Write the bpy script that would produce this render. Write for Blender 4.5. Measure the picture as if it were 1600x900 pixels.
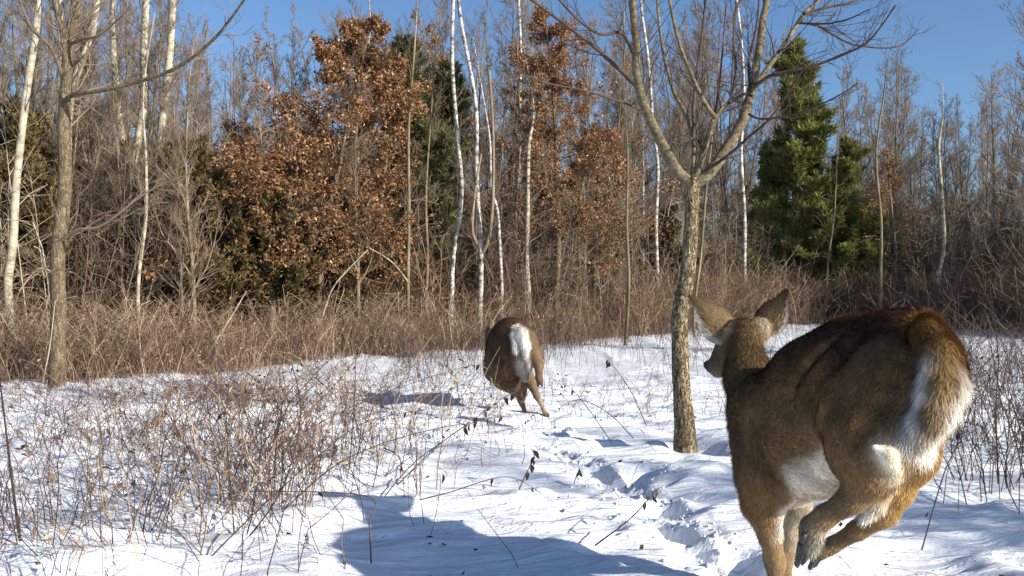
import bpy, math, random
import numpy as np
from mathutils import Vector
PI = math.pi
rng = np.random.default_rng(7); random.seed(7)
S = bpy.context.scene
for o in list(bpy.data.objects): bpy.data.objects.remove(o)
COL = S.collection

# ------------------------------------------------------------------ camera, sky, sun, exposure
CAMZ = 1.1; F = 1386.0
cam = bpy.data.objects.new('camera', bpy.data.cameras.new('camera')); COL.objects.link(cam)
cam.location = (0, 0, CAMZ); cam.rotation_euler = (PI/2, 0, 0)
cam.data.sensor_width = 36; cam.data.lens = 36*F/1600; cam.data.clip_start = 0.05; cam.data.clip_end = 3000
S.camera = cam
SUN_EL = math.radians(25.0); SX, SY = 0.84, -0.54      # towards the sun, on the ground plane
W = bpy.data.worlds.new('World'); S.world = W; W.use_nodes = True
nt = W.node_tree; nt.nodes.clear()
sky = nt.nodes.new('ShaderNodeTexSky'); sky.sky_type = 'NISHITA'; sky.sun_disc = False
sky.sun_elevation = SUN_EL; sky.sun_rotation = math.atan2(SX, SY)
sky.air_density = 1.0; sky.dust_density = 0.9; sky.ozone_density = 5.5; sky.altitude = 200
bg = nt.nodes.new('ShaderNodeBackground'); bg.inputs[1].default_value = 0.095
wo = nt.nodes.new('ShaderNodeOutputWorld'); nt.links.new(sky.outputs[0], bg.inputs[0]); nt.links.new(bg.outputs[0], wo.inputs[0])
sl = bpy.data.lights.new('sun', 'SUN'); sl.energy = 5.0; sl.angle = math.radians(0.55); sl.color = (1.0, 0.92, 0.80)
so = bpy.data.objects.new('sun', sl); COL.objects.link(so)
so.rotation_euler = Vector((SX*math.cos(SUN_EL), SY*math.cos(SUN_EL), math.sin(SUN_EL))).to_track_quat('Z', 'Y').to_euler()
so.location = (6, -6, 12)
S.view_settings.view_transform = 'Standard'; S.view_settings.look = 'None'
S.view_settings.gamma = 1; S.view_settings.exposure = 0.68
S.render.engine = 'CYCLES'
S.cycles.max_bounces = 6; S.cycles.diffuse_bounces = 3; S.cycles.glossy_bounces = 2; S.cycles.transparent_max_bounces = 4

# ------------------------------------------------------------------ helpers
def P(px, py, d): return np.array([(px-800)/F*d, d, CAMZ-(py-450)/F*d])
def hfor(py, d): return CAMZ+(450-py)/F*d
def sm(a, b, x):
    t = np.clip((x-a)/(b-a), 0, 1); return t*t*(3-2*t)

_perm = rng.permutation(256); _perm = np.concatenate([_perm, _perm, _perm])
_ga = rng.uniform(0, 2*PI, 256); _gx, _gy = np.cos(_ga), np.sin(_ga)
def noise2(x, y):
    xi = np.floor(x).astype(int); yi = np.floor(y).astype(int); xf = x-xi; yf = y-yi
    xi &= 255; yi &= 255
    u = xf*xf*xf*(xf*(xf*6-15)+10); v = yf*yf*yf*(yf*(yf*6-15)+10)
    def g(ix, iy, fx, fy):
        h = _perm[_perm[ix & 255]+(iy & 255)] & 255
        return _gx[h]*fx+_gy[h]*fy
    a = g(xi, yi, xf, yf); b = g(xi+1, yi, xf-1, yf); c = g(xi, yi+1, xf, yf-1); d = g(xi+1, yi+1, xf-1, yf-1)
    return (a*(1-u)+b*u)*(1-v)+(c*(1-u)+d*u)*v

def tag(o, label=None, cat=None, group=None, kind=None):
    if label: o['label'] = label
    if cat: o['category'] = cat
    if group: o['group'] = group
    if kind: o['kind'] = kind
    return o

def make_mesh(name, V, faces, mats, smooth=True, colors=None, midx=None):
    """faces: list of (n,3)/(n,4) int arrays"""
    me = bpy.data.meshes.new(name)
    V = np.asarray(V, dtype=np.float32)
    faces = [np.asarray(f, dtype=np.int32) for f in faces if len(f)]
    me.vertices.add(len(V)); me.vertices.foreach_set('co', V.ravel())
    loops = np.concatenate([f.ravel() for f in faces])
    tot = np.concatenate([np.full(len(f), f.shape[1], dtype=np.int32) for f in faces])
    start = np.concatenate([[0], np.cumsum(tot)[:-1]]).astype(np.int32)
    me.loops.add(len(loops)); me.loops.foreach_set('vertex_index', loops)
    me.polygons.add(len(tot)); me.polygons.foreach_set('loop_start', start); me.polygons.foreach_set('loop_total', tot)
    if midx is not None: me.polygons.foreach_set('material_index', np.asarray(midx, dtype=np.int32))
    me.update(calc_edges=True)
    me.polygons.foreach_set('use_smooth', np.full(len(tot), smooth, dtype=bool))
    if colors is not None:
        ca = me.color_attributes.new('col', 'FLOAT_COLOR', 'POINT')
        c4 = np.ones((len(V), 4), dtype=np.float32); c4[:, :3] = colors
        ca.data.foreach_set('color', c4.ravel())
    for m in (mats if isinstance(mats, (list, tuple)) else [mats]): me.materials.append(m)
    return me

def link(name, me, parent=None, loc=None):
    o = bpy.data.objects.new(name, me); COL.objects.link(o)
    if parent is not None: o.parent = parent
    if loc is not None: o.location = loc
    return o
def thing(name, loc, label, cat, group=None, rz=0, sc=1):
    o = bpy.data.objects.new(name, None); COL.objects.link(o); o.location = loc
    o.rotation_euler = (0, 0, rz); o.scale = (sc, sc, sc); o.empty_display_size = 0.2
    return tag(o, label, cat, group)
def part(name, V, faces, mats, parent, **k):
    V = np.asarray(V, dtype=float)-np.array(parent.location)[None, :]
    return link(name, make_mesh(name, V, faces, mats, **k), parent)

class Tubes:
    """many tapered tubes gathered into one mesh, batched by point count and sides"""
    def __init__(s): s.b = {}
    def add(s, pts, rad, sides=3, c=0.0):
        pts = np.asarray(pts, float); s.b.setdefault((len(pts), sides), []).append((pts, np.asarray(rad, float), c))
    def empty(s): return not s.b
    def build(s, wob=0.0):
        Vs, Fs, Cs, off = [], [], [], 0
        for (K, n), L in s.b.items():
            Pt = np.array([a[0] for a in L]); R = np.array([a[1] for a in L]); C = np.array([a[2] for a in L])
            N = len(L)
            T = np.gradient(Pt, axis=1); T /= np.linalg.norm(T, axis=2, keepdims=True)+1e-9
            D = Pt[:, -1]-Pt[:, 0]; D /= np.linalg.norm(D, axis=1, keepdims=True)+1e-9
            ref = np.where(np.abs(D[:, 2:3]) > 0.8, np.array([[1.0, 0.13, 0]]), np.array([[0.05, 0.02, 1.0]]))
            ref = np.repeat(ref[:, None, :], K, 1)
            U = np.cross(ref, T); U /= np.linalg.norm(U, axis=2, keepdims=True)+1e-9
            B = np.cross(T, U)
            a = np.arange(n)*2*PI/n
            ring = U[:, :, None, :]*np.cos(a)[None, None, :, None]+B[:, :, None, :]*np.sin(a)[None, None, :, None]
            rr = np.repeat(R[:, :, None], n, 2)
            if wob: rr = rr*(1+wob*rng.standard_normal(rr.shape))
            V = (Pt[:, :, None, :]+ring*rr[..., None]).reshape(-1, 3)
            base = (np.arange(N)*K*n)[:, None, None]+off
            i = np.arange(K-1)[None, :, None]*n; j = np.arange(n)[None, None, :]; j2 = (j+1) % n
            f = np.stack([base+i+j, base+i+j2, base+i+n+j2, base+i+n+j], -1).reshape(-1, 4)
            Vs.append(V); Fs.append(f); Cs.append(np.repeat(C, K*n)); off += len(V)
        return np.concatenate(Vs), [np.concatenate(Fs)], np.concatenate(Cs)

def resample(pts, rad, n):
    """Catmull-Rom through pts, n points"""
    pts = np.asarray(pts, float); rad = np.asarray(rad, float); m = len(pts)
    t = np.linspace(0, m-1.0001, n); i = np.floor(t).astype(int); f = (t-i)[:, None]
    g = lambda k: pts[np.clip(k, 0, m-1)]
    p0, p1, p2, p3 = g(i-1), g(i), g(i+1), g(i+2)
    out = 0.5*((2*p1)+(-p0+p2)*f+(2*p0-5*p1+4*p2-p3)*f**2+(-p0+3*p1-3*p2+p3)*f**3)
    return out, np.interp(t, np.arange(m), rad)

# ------------------------------------------------------------------ materials
def mat(name):
    m = bpy.data.materials.new(name); m.use_nodes = True
    return m, m.node_tree.nodes, m.node_tree.links, m.node_tree.nodes['Principled BSDF']
def ramp(N, L, src, stops):
    r = N.new('ShaderNodeValToRGB'); L.new(src, r.inputs[0]); e = r.color_ramp.elements
    while len(e) < len(stops): e.new(0.5)
    for k, (p, c) in zip(e, stops): k.position = p; k.color = (*c, 1)
    return r
def noisetex(N, L, scale, detail=4, rough=0.6, vec=None, stretch=None):
    n = N.new('ShaderNodeTexNoise'); n.inputs['Scale'].default_value = scale; n.inputs['Detail'].default_value = detail
    n.inputs['Roughness'].default_value = rough
    tc = N.new('ShaderNodeTexCoord'); v = tc.outputs['Object'] if vec is None else vec
    if stretch:
        mp = N.new('ShaderNodeMapping'); mp.inputs['Scale'].default_value = stretch; L.new(v, mp.inputs[0]); v = mp.outputs[0]
    L.new(v, n.inputs['Vector']); return n
def bump(N, L, h, strength, dist, b):
    k = N.new('ShaderNodeBump'); k.inputs['Strength'].default_value = strength; k.inputs['Distance'].default_value = dist
    L.new(h, k.inputs['Height']); L.new(k.outputs[0], b.inputs['Normal']); return k
def mix(N, L, a, b, fac, mode='MIX'):
    m = N.new('ShaderNodeMix'); m.data_type = 'RGBA'; m.blend_type = mode
    for s, v in ((0, fac), (6, a), (7, b)):
        if hasattr(v, 'links'): L.new(v, m.inputs[s])
        else: m.inputs[s].default_value = v if s == 0 else (*v, 1)
    return m.outputs[2]

def bark_mat(name, c1, c2, c3, scale=9, stretch=(1, 1, 0.18), bs=0.6, bd=0.01, vary=0.0):
    m, N, L, b = mat(name)
    n = noisetex(N, L, scale, 6, 0.65, stretch=stretch)
    n2 = noisetex(N, L, scale*0.22, 3, 0.5)
    r = ramp(N, L, n.outputs[0], [(0.32, c1), (0.52, c2), (0.72, c3)])
    out = mix(N, L, r.outputs[0], mix(N, L, r.outputs[0], (0.55, 0.55, 0.5), 1.0, 'MULTIPLY'), n2.outputs[0])
    if vary:
        oi = N.new('ShaderNodeObjectInfo'); rr = ramp(N, L, oi.outputs['Random'], [(0, (1-vary,)*3), (1, (1+vary, 1+vary*0.9, 1+vary*0.75))])
        out = mix(N, L, out, rr.outputs[0], 1.0, 'MULTIPLY')
    L.new(out, b.inputs['Base Color']); b.inputs['Roughness'].default_value = 0.9; b.inputs['Specular IOR Level'].default_value = 0.2
    if bs: bump(N, L, n.outputs[0], bs, bd, b)
    return m
M = {}
M['maple'] = bark_mat('furrowed_grey_bark', (0.035, 0.028, 0.018), (0.20, 0.16, 0.10), (0.52, 0.43, 0.27), 26, (1, 1, 0.3), 1.0, 0.02)
M['limb'] = bark_mat('smooth_olive_bark', (0.08, 0.064, 0.042), (0.21, 0.172, 0.108), (0.38, 0.32, 0.21), 22, (1, 1, 1.8), 0.8, 0.006)
M['twig_red'] = bark_mat('dark_reddish_twig', (0.06, 0.04, 0.035), (0.11, 0.075, 0.06), (0.18, 0.13, 0.10), 8, None, 0)
M['greytree'] = bark_mat('grey_brown_bark', (0.14, 0.115, 0.08), (0.30, 0.25, 0.18), (0.44, 0.38, 0.29), 18, (1, 1, 0.25), 0.8, 0.012)
M['bare'] = bark_mat('bare_sapling_bark', (0.10, 0.08, 0.055), (0.22, 0.18, 0.12), (0.38, 0.32, 0.23), 5, (1, 1, 0.3), 0, vary=0.35)
M['baretwig'] = bark_mat('bare_twig', (0.15, 0.115, 0.085), (0.26, 0.20, 0.15), (0.38, 0.31, 0.235), 2, None, 0, vary=0.3)
M['aspen'] = bark_mat('pale_aspen_bark', (0.18, 0.155, 0.11), (0.52, 0.47, 0.36), (0.68, 0.63, 0.50), 5, (1, 1, 1.8), 0.4, 0.008)

def plated(name, furrow, plate, light, sc, st, bd):
    m, N, L, b = mat(name); tc = N.new('ShaderNodeTexCoord'); mp = N.new('ShaderNodeMapping'); mp.inputs['Scale'].default_value = st
    nz = noisetex(N, L, 14, 3, 0.6); ad = N.new('ShaderNodeMix'); ad.data_type = 'VECTOR'; ad.inputs[0].default_value = 0.10
    L.new(tc.outputs['Object'], ad.inputs[4]); L.new(nz.outputs['Color'], ad.inputs[5]); L.new(ad.outputs[1], mp.inputs[0])
    v = N.new('ShaderNodeTexVoronoi'); v.feature = 'DISTANCE_TO_EDGE'; v.inputs['Scale'].default_value = sc; L.new(mp.outputs[0], v.inputs['Vector'])
    n = noisetex(N, L, 70, 4, 0.7, stretch=(1, 1, 0.4)); n2 = noisetex(N, L, 9, 3, 0.6)
    e = ramp(N, L, v.outputs['Distance'], [(0.01, (0, 0, 0)), (0.14, (1, 1, 1))])
    pc = mix(N, L, plate, light, ramp(N, L, n2.outputs[0], [(0.4, (0, 0, 0)), (0.65, (1, 1, 1))]).outputs[0])
    pc = mix(N, L, pc, ramp(N, L, n.outputs[0], [(0.3, (0.4, 0.38, 0.35)), (0.65, (1.25, 1.2, 1.1))]).outputs[0], 1.0, 'MULTIPLY')
    L.new(mix(N, L, furrow, pc, e.outputs[0]), b.inputs['Base Color']); b.inputs['Roughness'].default_value = 0.9; b.inputs['Specular IOR Level'].default_value = 0.15
    b1 = bump(N, L, e.outputs[0], 0.9, bd, b); b2 = N.new('ShaderNodeBump'); b2.inputs['Strength'].default_value = 0.7; b2.inputs['Distance'].default_value = 0.006
    L.new(n.outputs[0], b2.inputs['Height']); L.new(b1.outputs[0], b2.inputs['Normal']); L.new(b2.outputs[0], b.inputs['Normal']); return m
M['maple'] = plated('furrowed_grey_bark', (0.07, 0.054, 0.036), (0.25, 0.205, 0.135), (0.40, 0.335, 0.215), 50, (1, 1, 0.15), 0.010)
M['greytree'] = plated('grey_brown_bark', (0.10, 0.078, 0.052), (0.17, 0.135, 0.09), (0.27, 0.22, 0.15), 30, (1, 1, 0.12), 0.006)
m, N, L, b = mat('white_birch_bark')
n = noisetex(N, L, 4.2, 6, 0.8, stretch=(1.4, 1.4, 2.0)); r = ramp(N, L, n.outputs[0], [(0.40, (0.045, 0.037, 0.03)), (0.47, (0.26, 0.24, 0.21)), (0.58, (0.60, 0.57, 0.51))])
L.new(r.outputs[0], b.inputs['Base Color']); b.inputs['Roughness'].default_value = 0.7; M['birch'] = m

def leafmat(name, stops, scale=1.4, trans=0.25, vary=0.0):
    m, N, L, b = mat(name)
    at = N.new('ShaderNodeAttribute'); at.attribute_name = 'col'
    r = ramp(N, L, at.outputs['Fac'], stops)
    n = noisetex(N, L, scale, 2, 0.5); rr = ramp(N, L, n.outputs[0], [(0.3, (0.6, 0.6, 0.6)), (0.7, (1.15, 1.15, 1.15))])
    c = mix(N, L, r.outputs[0], rr.outputs[0], 1.0, 'MULTIPLY')
    L.new(c, b.inputs['Base Color']); b.inputs['Roughness'].default_value = 0.65; b.inputs['Specular IOR Level'].default_value = 0.25
    tr = N.new('ShaderNodeBsdfTranslucent'); L.new(c, tr.inputs[0]); ms = N.new('ShaderNodeMixShader'); ms.inputs[0].default_value = trans
    L.new(b.outputs[0], ms.inputs[1]); L.new(tr.outputs[0], ms.inputs[2]); L.new(ms.outputs[0], N['Material Output'].inputs[0])
    return m
M['oakleaf'] = leafmat('rust_oak_leaf', [(0, (0.075, 0.036, 0.02)), (0.45, (0.265, 0.13, 0.058)), (0.8, (0.47, 0.26, 0.125)), (1, (0.68, 0.46, 0.28))])
M['cedar'] = leafmat('winter_cedar_foliage', [(0, (0.045, 0.033, 0.014)), (0.5, (0.125, 0.092, 0.036)), (1, (0.25, 0.18, 0.075))], 1.2, 0.15)
M['pine'] = leafmat('pine_needles', [(0, (0.10, 0.11, 0.035)), (0.5, (0.28, 0.31, 0.085)), (1, (0.55, 0.53, 0.21))], 1.0, 0.42)
M['olivepine'] = leafmat('olive_pine_needles', [(0, (0.06, 0.065, 0.026)), (0.5, (0.16, 0.165, 0.07)), (1, (0.3, 0.28, 0.13))], 1.0, 0.35)
M['brush'] = leafmat('dry_brush_stems', [(0, (0.07, 0.04, 0.03)), (0.4, (0.19, 0.118, 0.078)), (0.75, (0.38, 0.265, 0.175)), (1, (0.66, 0.52, 0.36))], 0.6, 0.1)
M['weed'] = leafmat('dry_weed_stems', [(0, (0.05, 0.028, 0.025)), (0.4, (0.15, 0.085, 0.06)), (0.75, (0.36, 0.25, 0.16)), (1, (0.6, 0.48, 0.33))], 2, 0.05)
M['deadleaf'] = leafmat('withered_dark_leaf', [(0, (0.03, 0.02, 0.018)), (0.5, (0.08, 0.045, 0.035)), (1, (0.2, 0.12, 0.07))], 3, 0.15)
M['dweed'] = leafmat('dark_weed_stems', [(0, (0.03, 0.022, 0.022)), (0.5, (0.07, 0.045, 0.038)), (1, (0.22, 0.15, 0.10))], 2, 0.05)

def furmat(name, rough=0.75, nscale=70):
    m, N, L, b = mat(name)
    at = N.new('ShaderNodeAttribute'); at.attribute_name = 'col'
    n = noisetex(N, L, nscale, 4, 0.7, stretch=(1, 1, 0.5)); rr = ramp(N, L, n.outputs[0], [(0.25, (0.6, 0.58, 0.55)), (0.75, (1.3, 1.3, 1.3))])
    L.new(mix(N, L, at.outputs['Color'], rr.outputs[0], 1.0, 'MULTIPLY'), b.inputs['Base Color'])
    b.inputs['Roughness'].default_value = rough; b.inputs['Specular IOR Level'].default_value = 0.2
    bump(N, L, n.outputs[0], 0.5, 0.006, b); return m
M['hide'] = furmat('deer_hide')
m, N, L, b = mat('deer_hair'); at = N.new('ShaderNodeAttribute'); at.attribute_name = 'col'
L.new(at.outputs['Color'], b.inputs['Base Color']); b.inputs['Roughness'].default_value = 0.7; b.inputs['Specular IOR Level'].default_value = 0.12; M['hair'] = m
m, N, L, b = mat('hoof_horn'); n = noisetex(N, L, 90, 3, 0.6)
r = ramp(N, L, n.outputs[0], [(0.3, (0.012, 0.010, 0.009)), (0.7, (0.07, 0.06, 0.055))]); L.new(r.outputs[0], b.inputs['Base Color']); b.inputs['Roughness'].default_value = 0.4; M['hoof'] = m
m, N, L, b = mat('wet_dark_eye'); n = noisetex(N, L, 40); r = ramp(N, L, n.outputs[0], [(0, (0.006, 0.004, 0.003)), (1, (0.02, 0.012, 0.008))])
L.new(r.outputs[0], b.inputs['Base Color']); b.inputs['Roughness'].default_value = 0.12; M['eye'] = m

# ------------------------------------------------------------------ the snow field
PXE = np.array([-900, -200, 0, 150, 300, 450, 650, 850, 1000, 1150, 1300, 1500, 1700, 2600])
DE = np.array([10.0, 10.4, 10.7, 11.1, 12.0, 13.5, 15.5, 18.0, 21.0, 25.0, 27.0, 24.0, 20.0, 17.0])
def edge_depth(x, y):
    px = 800+F*x/np.maximum(y, 0.5); return np.interp(px, PXE, DE)
def footprints():
    pts = []
    path = [(845, 655), (862, 676), (842, 700), (880, 705), (905, 722), (930, 742), (960, 756), (985, 775), (1005, 748), (1040, 800), (1060, 840), (1020, 830), (1090, 868), (1130, 905), (1160, 880)]
    for k, (px, py) in enumerate(path):
        d = CAMZ*F/(py-450); x = (px-800)/F*d
        pts.append((x, d, 0.08+0.05*((k*37) % 10)/10, 0.095+0.06*((k*53) % 10)/10))
    return pts
FP = footprints()
TREE = P(1070, 703, 6.05)
def ground(x, y):
    x = np.asarray(x, float); y = np.asarray(y, float)
    w = 0.25*noise2(x*0.9+3, y*0.9)
    h = 0.085*noise2(x*0.42+11, y*0.62+5) + 0.07*noise2(x*0.85+w+40, y*1.9+9+w) + 0.055*noise2(x*1.7+w*2+80, y*4.2+19+w*3)
    rid = 1-np.abs(noise2(x*1.1+w*3+7, y*3.1+w*4+70))*2.2
    h = h+0.034*sm(0.55, 1.0, rid)+0.02*noise2(x*4+9+w*4, y*10+2)+0.005*noise2(x*13+9, y*19+2)
    fade = np.clip(1.3-np.abs(y)/40, 0.15, 1)
    h = h*fade
    # drifted mounds round the weeds at the left
    mound = np.exp(-(((x+2.6)/1.6)**2+((y-6.0)/1.5)**2))
    h = h+mound*(0.10+0.28*np.abs(noise2(x*1.7, y*2.0)))+0.03*np.maximum(noise2(x*2.1+50, y*3.0+8), 0)*sm(14, 6, y)+0.10*np.exp(-(((x+1.2)/1.5)**2+((y-5.2)/0.5)**2))*0.5
    for (fx, fy, r, dp) in FP:
        ang = noise2(x*9+fx*7, y*9)*0.5
        q = np.sqrt(((x-fx)/1.0)**2+((y-fy)/1.25)**2)/r+ang*0.5
        h = h-dp*(1-sm(0.55, 1.05, q))+0.02*np.exp(-((q-1.35)/0.3)**2)*(0.6+noise2(x*25, y*25)*1.4)
    for (ax_, ay_, _, _), (bx_, by_, _, _) in zip(FP[:-1:2], FP[2::2]):
        tt = np.clip(((x-ax_)*(bx_-ax_)+(y-ay_)*(by_-ay_))/((bx_-ax_)**2+(by_-ay_)**2), 0, 1); q = np.hypot(x-ax_-tt*(bx_-ax_), (y-ay_-tt*(by_-ay_))*0.8)
        h = h-0.028*(1-sm(0.05, 0.22, q))*(1+1.2*noise2(x*8, y*8))
    tr = np.exp(-((x-0.35)**2/0.25+(y-4.6)**2/0.5))+np.exp(-((x-0.95)**2/0.1+(y-3.7)**2/0.15))
    h = h+tr*0.022*noise2(x*11, y*11)-tr*0.02
    q = np.sqrt((x-TREE[0]-0.06)**2+(y-TREE[1])**2)
    h = h-0.12*(1-sm(0.07, 0.26, q))+0.035*np.exp(-((q-0.32)/0.09)**2)
    h = h+0.012*np.maximum(y-12, 0)*sm(12, 30, y)*0.6
    return h
def grow_axis(a, b, step, lo, hi, g=1.13):
    c = list(np.arange(a, b, step)); s = step; v = c[-1]
    while v < hi: s *= g; v += s; c.append(v)
    s = step; v = c[0]; pre = []
    while v > lo: s *= g; v -= s; pre.append(v)
    return np.array(pre[::-1]+c)
gx = grow_axis(-4.6, 4.6, 0.026, -900, 900); gy = grow_axis(2.4, 9.5, 0.026, -60, 1500)
X, Y = np.meshgrid(gx, gy, indexing='ij'); Z = ground(X, Y)
nx, ny = X.shape
idx = np.arange(nx*ny).reshape(nx, ny)
quads = np.stack([idx[:-1, :-1], idx[1:, :-1], idx[1:, 1:], idx[:-1, 1:]], -1).reshape(-1, 4)
ed = edge_depth(X, Y)
lit = sm(-0.5, 3.0, Y-ed+1.2*noise2(X*0.9, Y*0.9)+0.8*noise2(X*4, Y*3)); lit = np.where(Y < 2, 0, lit)*sm(75, 50, np.hypot(X, Y))*sm(1.35, 1.1, np.abs(X)/np.maximum(Y, 0.1))
m, N, L, b = mat('wind_rippled_snow')
at = N.new('ShaderNodeAttribute'); at.attribute_name = 'col'
lit_n = noisetex(N, L, 9, 6, 0.75); add = N.new('ShaderNodeMath'); add.operation = 'ADD'; L.new(at.outputs['Fac'], add.inputs[0]); L.new(lit_n.outputs[0], add.inputs[1])
mask = ramp(N, L, add.outputs[0], [(0.78, (0, 0, 0)), (0.95, (1, 1, 1))])
litc = ramp(N, L, noisetex(N, L, 14, 5, 0.7).outputs[0], [(0.3, (0.05, 0.032, 0.02)), (0.6, (0.16, 0.10, 0.06)), (0.8, (0.3, 0.21, 0.14))])
sn = ramp(N, L, noisetex(N, L, 1.1, 4, 0.6).outputs[0], [(0.3, (0.80, 0.84, 0.90)), (0.7, (0.88, 0.90, 0.93))])
L.new(mix(N, L, sn.outputs[0], litc.outputs[0], mask.outputs[0]), b.inputs['Base Color'])
b.inputs['Roughness'].default_value = 0.55; b.inputs['Specular IOR Level'].default_value = 0.25
rip = noisetex(N, L, 3.4, 6, 0.62, stretch=(0.75, 4.6, 1)); rip.inputs['Distortion'].default_value = 0.7; gr = noisetex(N, L, 55, 3, 0.7)
b1 = bump(N, L, rip.outputs[0], 0.9, 0.075, b); b2 = N.new('ShaderNodeBump'); b2.inputs['Strength'].default_value = 0.5; b2.inputs['Distance'].default_value = 0.008
L.new(gr.outputs[0], b2.inputs['Height']); L.new(b1.outputs[0], b2.inputs['Normal']); L.new(b2.outputs[0], b.inputs['Normal'])
me = make_mesh('snow_ground', np.stack([X, Y, Z], -1).reshape(-1, 3), [quads], m, colors=np.repeat(lit.reshape(-1, 1), 3, 1))
tag(link('snow_ground', me), kind='structure')
def gz(x, y): return float(ground(np.array([x]), np.array([y]))[0])
def loc_at(px, d):
    x = (px-800)/F*d; return np.array([x, d, gz(x, d)-0.03])

# ------------------------------------------------------------------ implicit bodies for the deer
class Body:
    def __init__(s): s.p = []; s.cuts = []
    def cap(s, a, b, ra, rb, col, k=0.03, w=None, kw=1.0, fur=0.018, dors=0.0):
        s.p.append(dict(a=np.asarray(a, float), b=np.asarray(b, float), ra=ra, rb=rb, col=np.array(col, float), k=k, w=w, kw=kw, fur=fur, dors=dors))
    def chain(s, pts, cols, **k):
        q = [P(*p[:3]) for p in pts]; r = [p[3] for p in pts]
        if not isinstance(cols, list): cols = [cols]*(len(pts)-1)
        for i in range(len(pts)-1): s.cap(q[i], q[i+1], r[i], r[i+1], cols[i], **k)
    def dist(s, p, X):
        ba = p['b']-p['a']; l2 = max(ba@ba, 1e-9); pa = X-p['a']
        if p['w'] is None:
            t = np.clip(pa@ba/l2, 0, 1); q = pa-t[..., None]*ba
            return np.sqrt((q*q).sum(-1))-(p['ra']+(p['rb']-p['ra'])*t)
        w = p['w']; s_ = 1/p['kw']-1
        pa = pa+(pa@w)[..., None]*w*s_; ba = ba+(ba@w)*w*s_; l2 = max(ba@ba, 1e-9)
        t = np.clip(pa@ba/l2, 0, 1); q = pa-t[..., None]*ba; d = np.sqrt((q*q).sum(-1))
        return (d-(p['ra']+(p['rb']-p['ra'])*t))*(0.5+0.5*p['kw'])
    def field(s, X):
        D = np.full(X.shape[:-1], 0.2)
        for p in s.p:
            d = s.dist(p, X); k = p['k']; hh = np.clip(0.5+0.5*(D-d)/k, 0, 1); D = D*(1-hh)+d*hh-k*hh*(1-hh)
        return D
    def hit(s, px, py, d0=2.0, d1=4.0):
        """the body's surface point along a sight line"""
        t = np.linspace(d0, d1, 1200); X = np.stack([(px-800)/F*t, t, CAMZ-(py-450)/F*t], -1); D = s.field(X); i = np.argmax(D < 0)
        return X[i] if D[i] < 0 else None
    def groove(s, pts, r, k=0.012, off=0.35):
        q = [h_ for h_ in (s.hit(*p) for p in pts) if h_ is not None]
        for a, b in zip(q[:-1], q[1:]):
            n_ = np.array([0, -1, 0])*r*off; s.cuts.append((a+n_, b+n_, r, k))
    def mesh(s, h):
        lo = np.min([np.minimum(p['a'], p['b'])-max(p['ra'], p['rb']) for p in s.p], 0)-0.06
        hi = np.max([np.maximum(p['a'], p['b'])+max(p['ra'], p['rb']) for p in s.p], 0)+0.06
        n = np.ceil((hi-lo)/h).astype(int)+1
        ax = [lo[i]+h*np.arange(n[i]) for i in range(3)]
        D = np.full(n, 0.2, dtype=np.float64)
        for p in s.p:
            m = max(p['ra'], p['rb'])+0.08
            l = np.minimum(p['a'], p['b'])-m; u = np.maximum(p['a'], p['b'])+m
            i0 = np.maximum(((l-lo)/h).astype(int), 0); i1 = np.minimum(((u-lo)/h).astype(int)+2, n)
            sl_ = tuple(slice(i0[j], i1[j]) for j in range(3))
            G = np.stack(np.meshgrid(*[ax[j][sl_[j]] for j in range(3)], indexing='ij'), -1)
            d = s.dist(p, G); o = D[sl_]; k = p['k']
            hh = np.clip(0.5+0.5*(o-d)/k, 0, 1); D[sl_] = o*(1-hh)+d*hh-k*hh*(1-hh)
        for a, b, r, k in s.cuts:
            l = np.minimum(a, b)-r-0.05; u = np.maximum(a, b)+r+0.05
            i0 = np.maximum(((l-lo)/h).astype(int), 0); i1 = np.minimum(((u-lo)/h).astype(int)+2, n)
            sl_ = tuple(slice(i0[j], i1[j]) for j in range(3)); G = np.stack(np.meshgrid(*[ax[j][sl_[j]] for j in range(3)], indexing='ij'), -1)
            d = -s.dist(dict(a=a, b=b, ra=r, rb=r, w=None), G); o = D[sl_]
            hh = np.clip(0.5-0.5*(o-d)/k, 0, 1); D[sl_] = o*(1-hh)+d*hh+k*hh*(1-hh)
        return surface_nets(D, lo, h)
    def attrs(s, X, N_):
        ds = np.stack([s.dist(p, X) for p in s.p], 1)
        w = np.exp(-np.clip(ds-ds.min(1, keepdims=True), 0, 1)/0.009); w /= w.sum(1, keepdims=True)
        c = w@np.array([p['col'] for p in s.p]); fur = w@np.array([p['fur'] for p in s.p])
        dors = w@np.array([p['dors'] for p in s.p])
        fl = np.array([(p['b']-p['a'])/(np.linalg.norm(p['b']-p['a'])+1e-6) for p in s.p]); f = w@fl
        v = noise2(X[:, 0]*9+X[:, 2]*5, X[:, 1]*9-X[:, 2]*7)+0.6*noise2(X[:, 0]*26+X[:, 2]*17, X[:, 1]*26-X[:, 2]*13)
        c = c*(1+0.45*v)[:, None]
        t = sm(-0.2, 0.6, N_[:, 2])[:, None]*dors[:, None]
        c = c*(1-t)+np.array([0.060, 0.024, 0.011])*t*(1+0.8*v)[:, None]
        return c, fur, f

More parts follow.
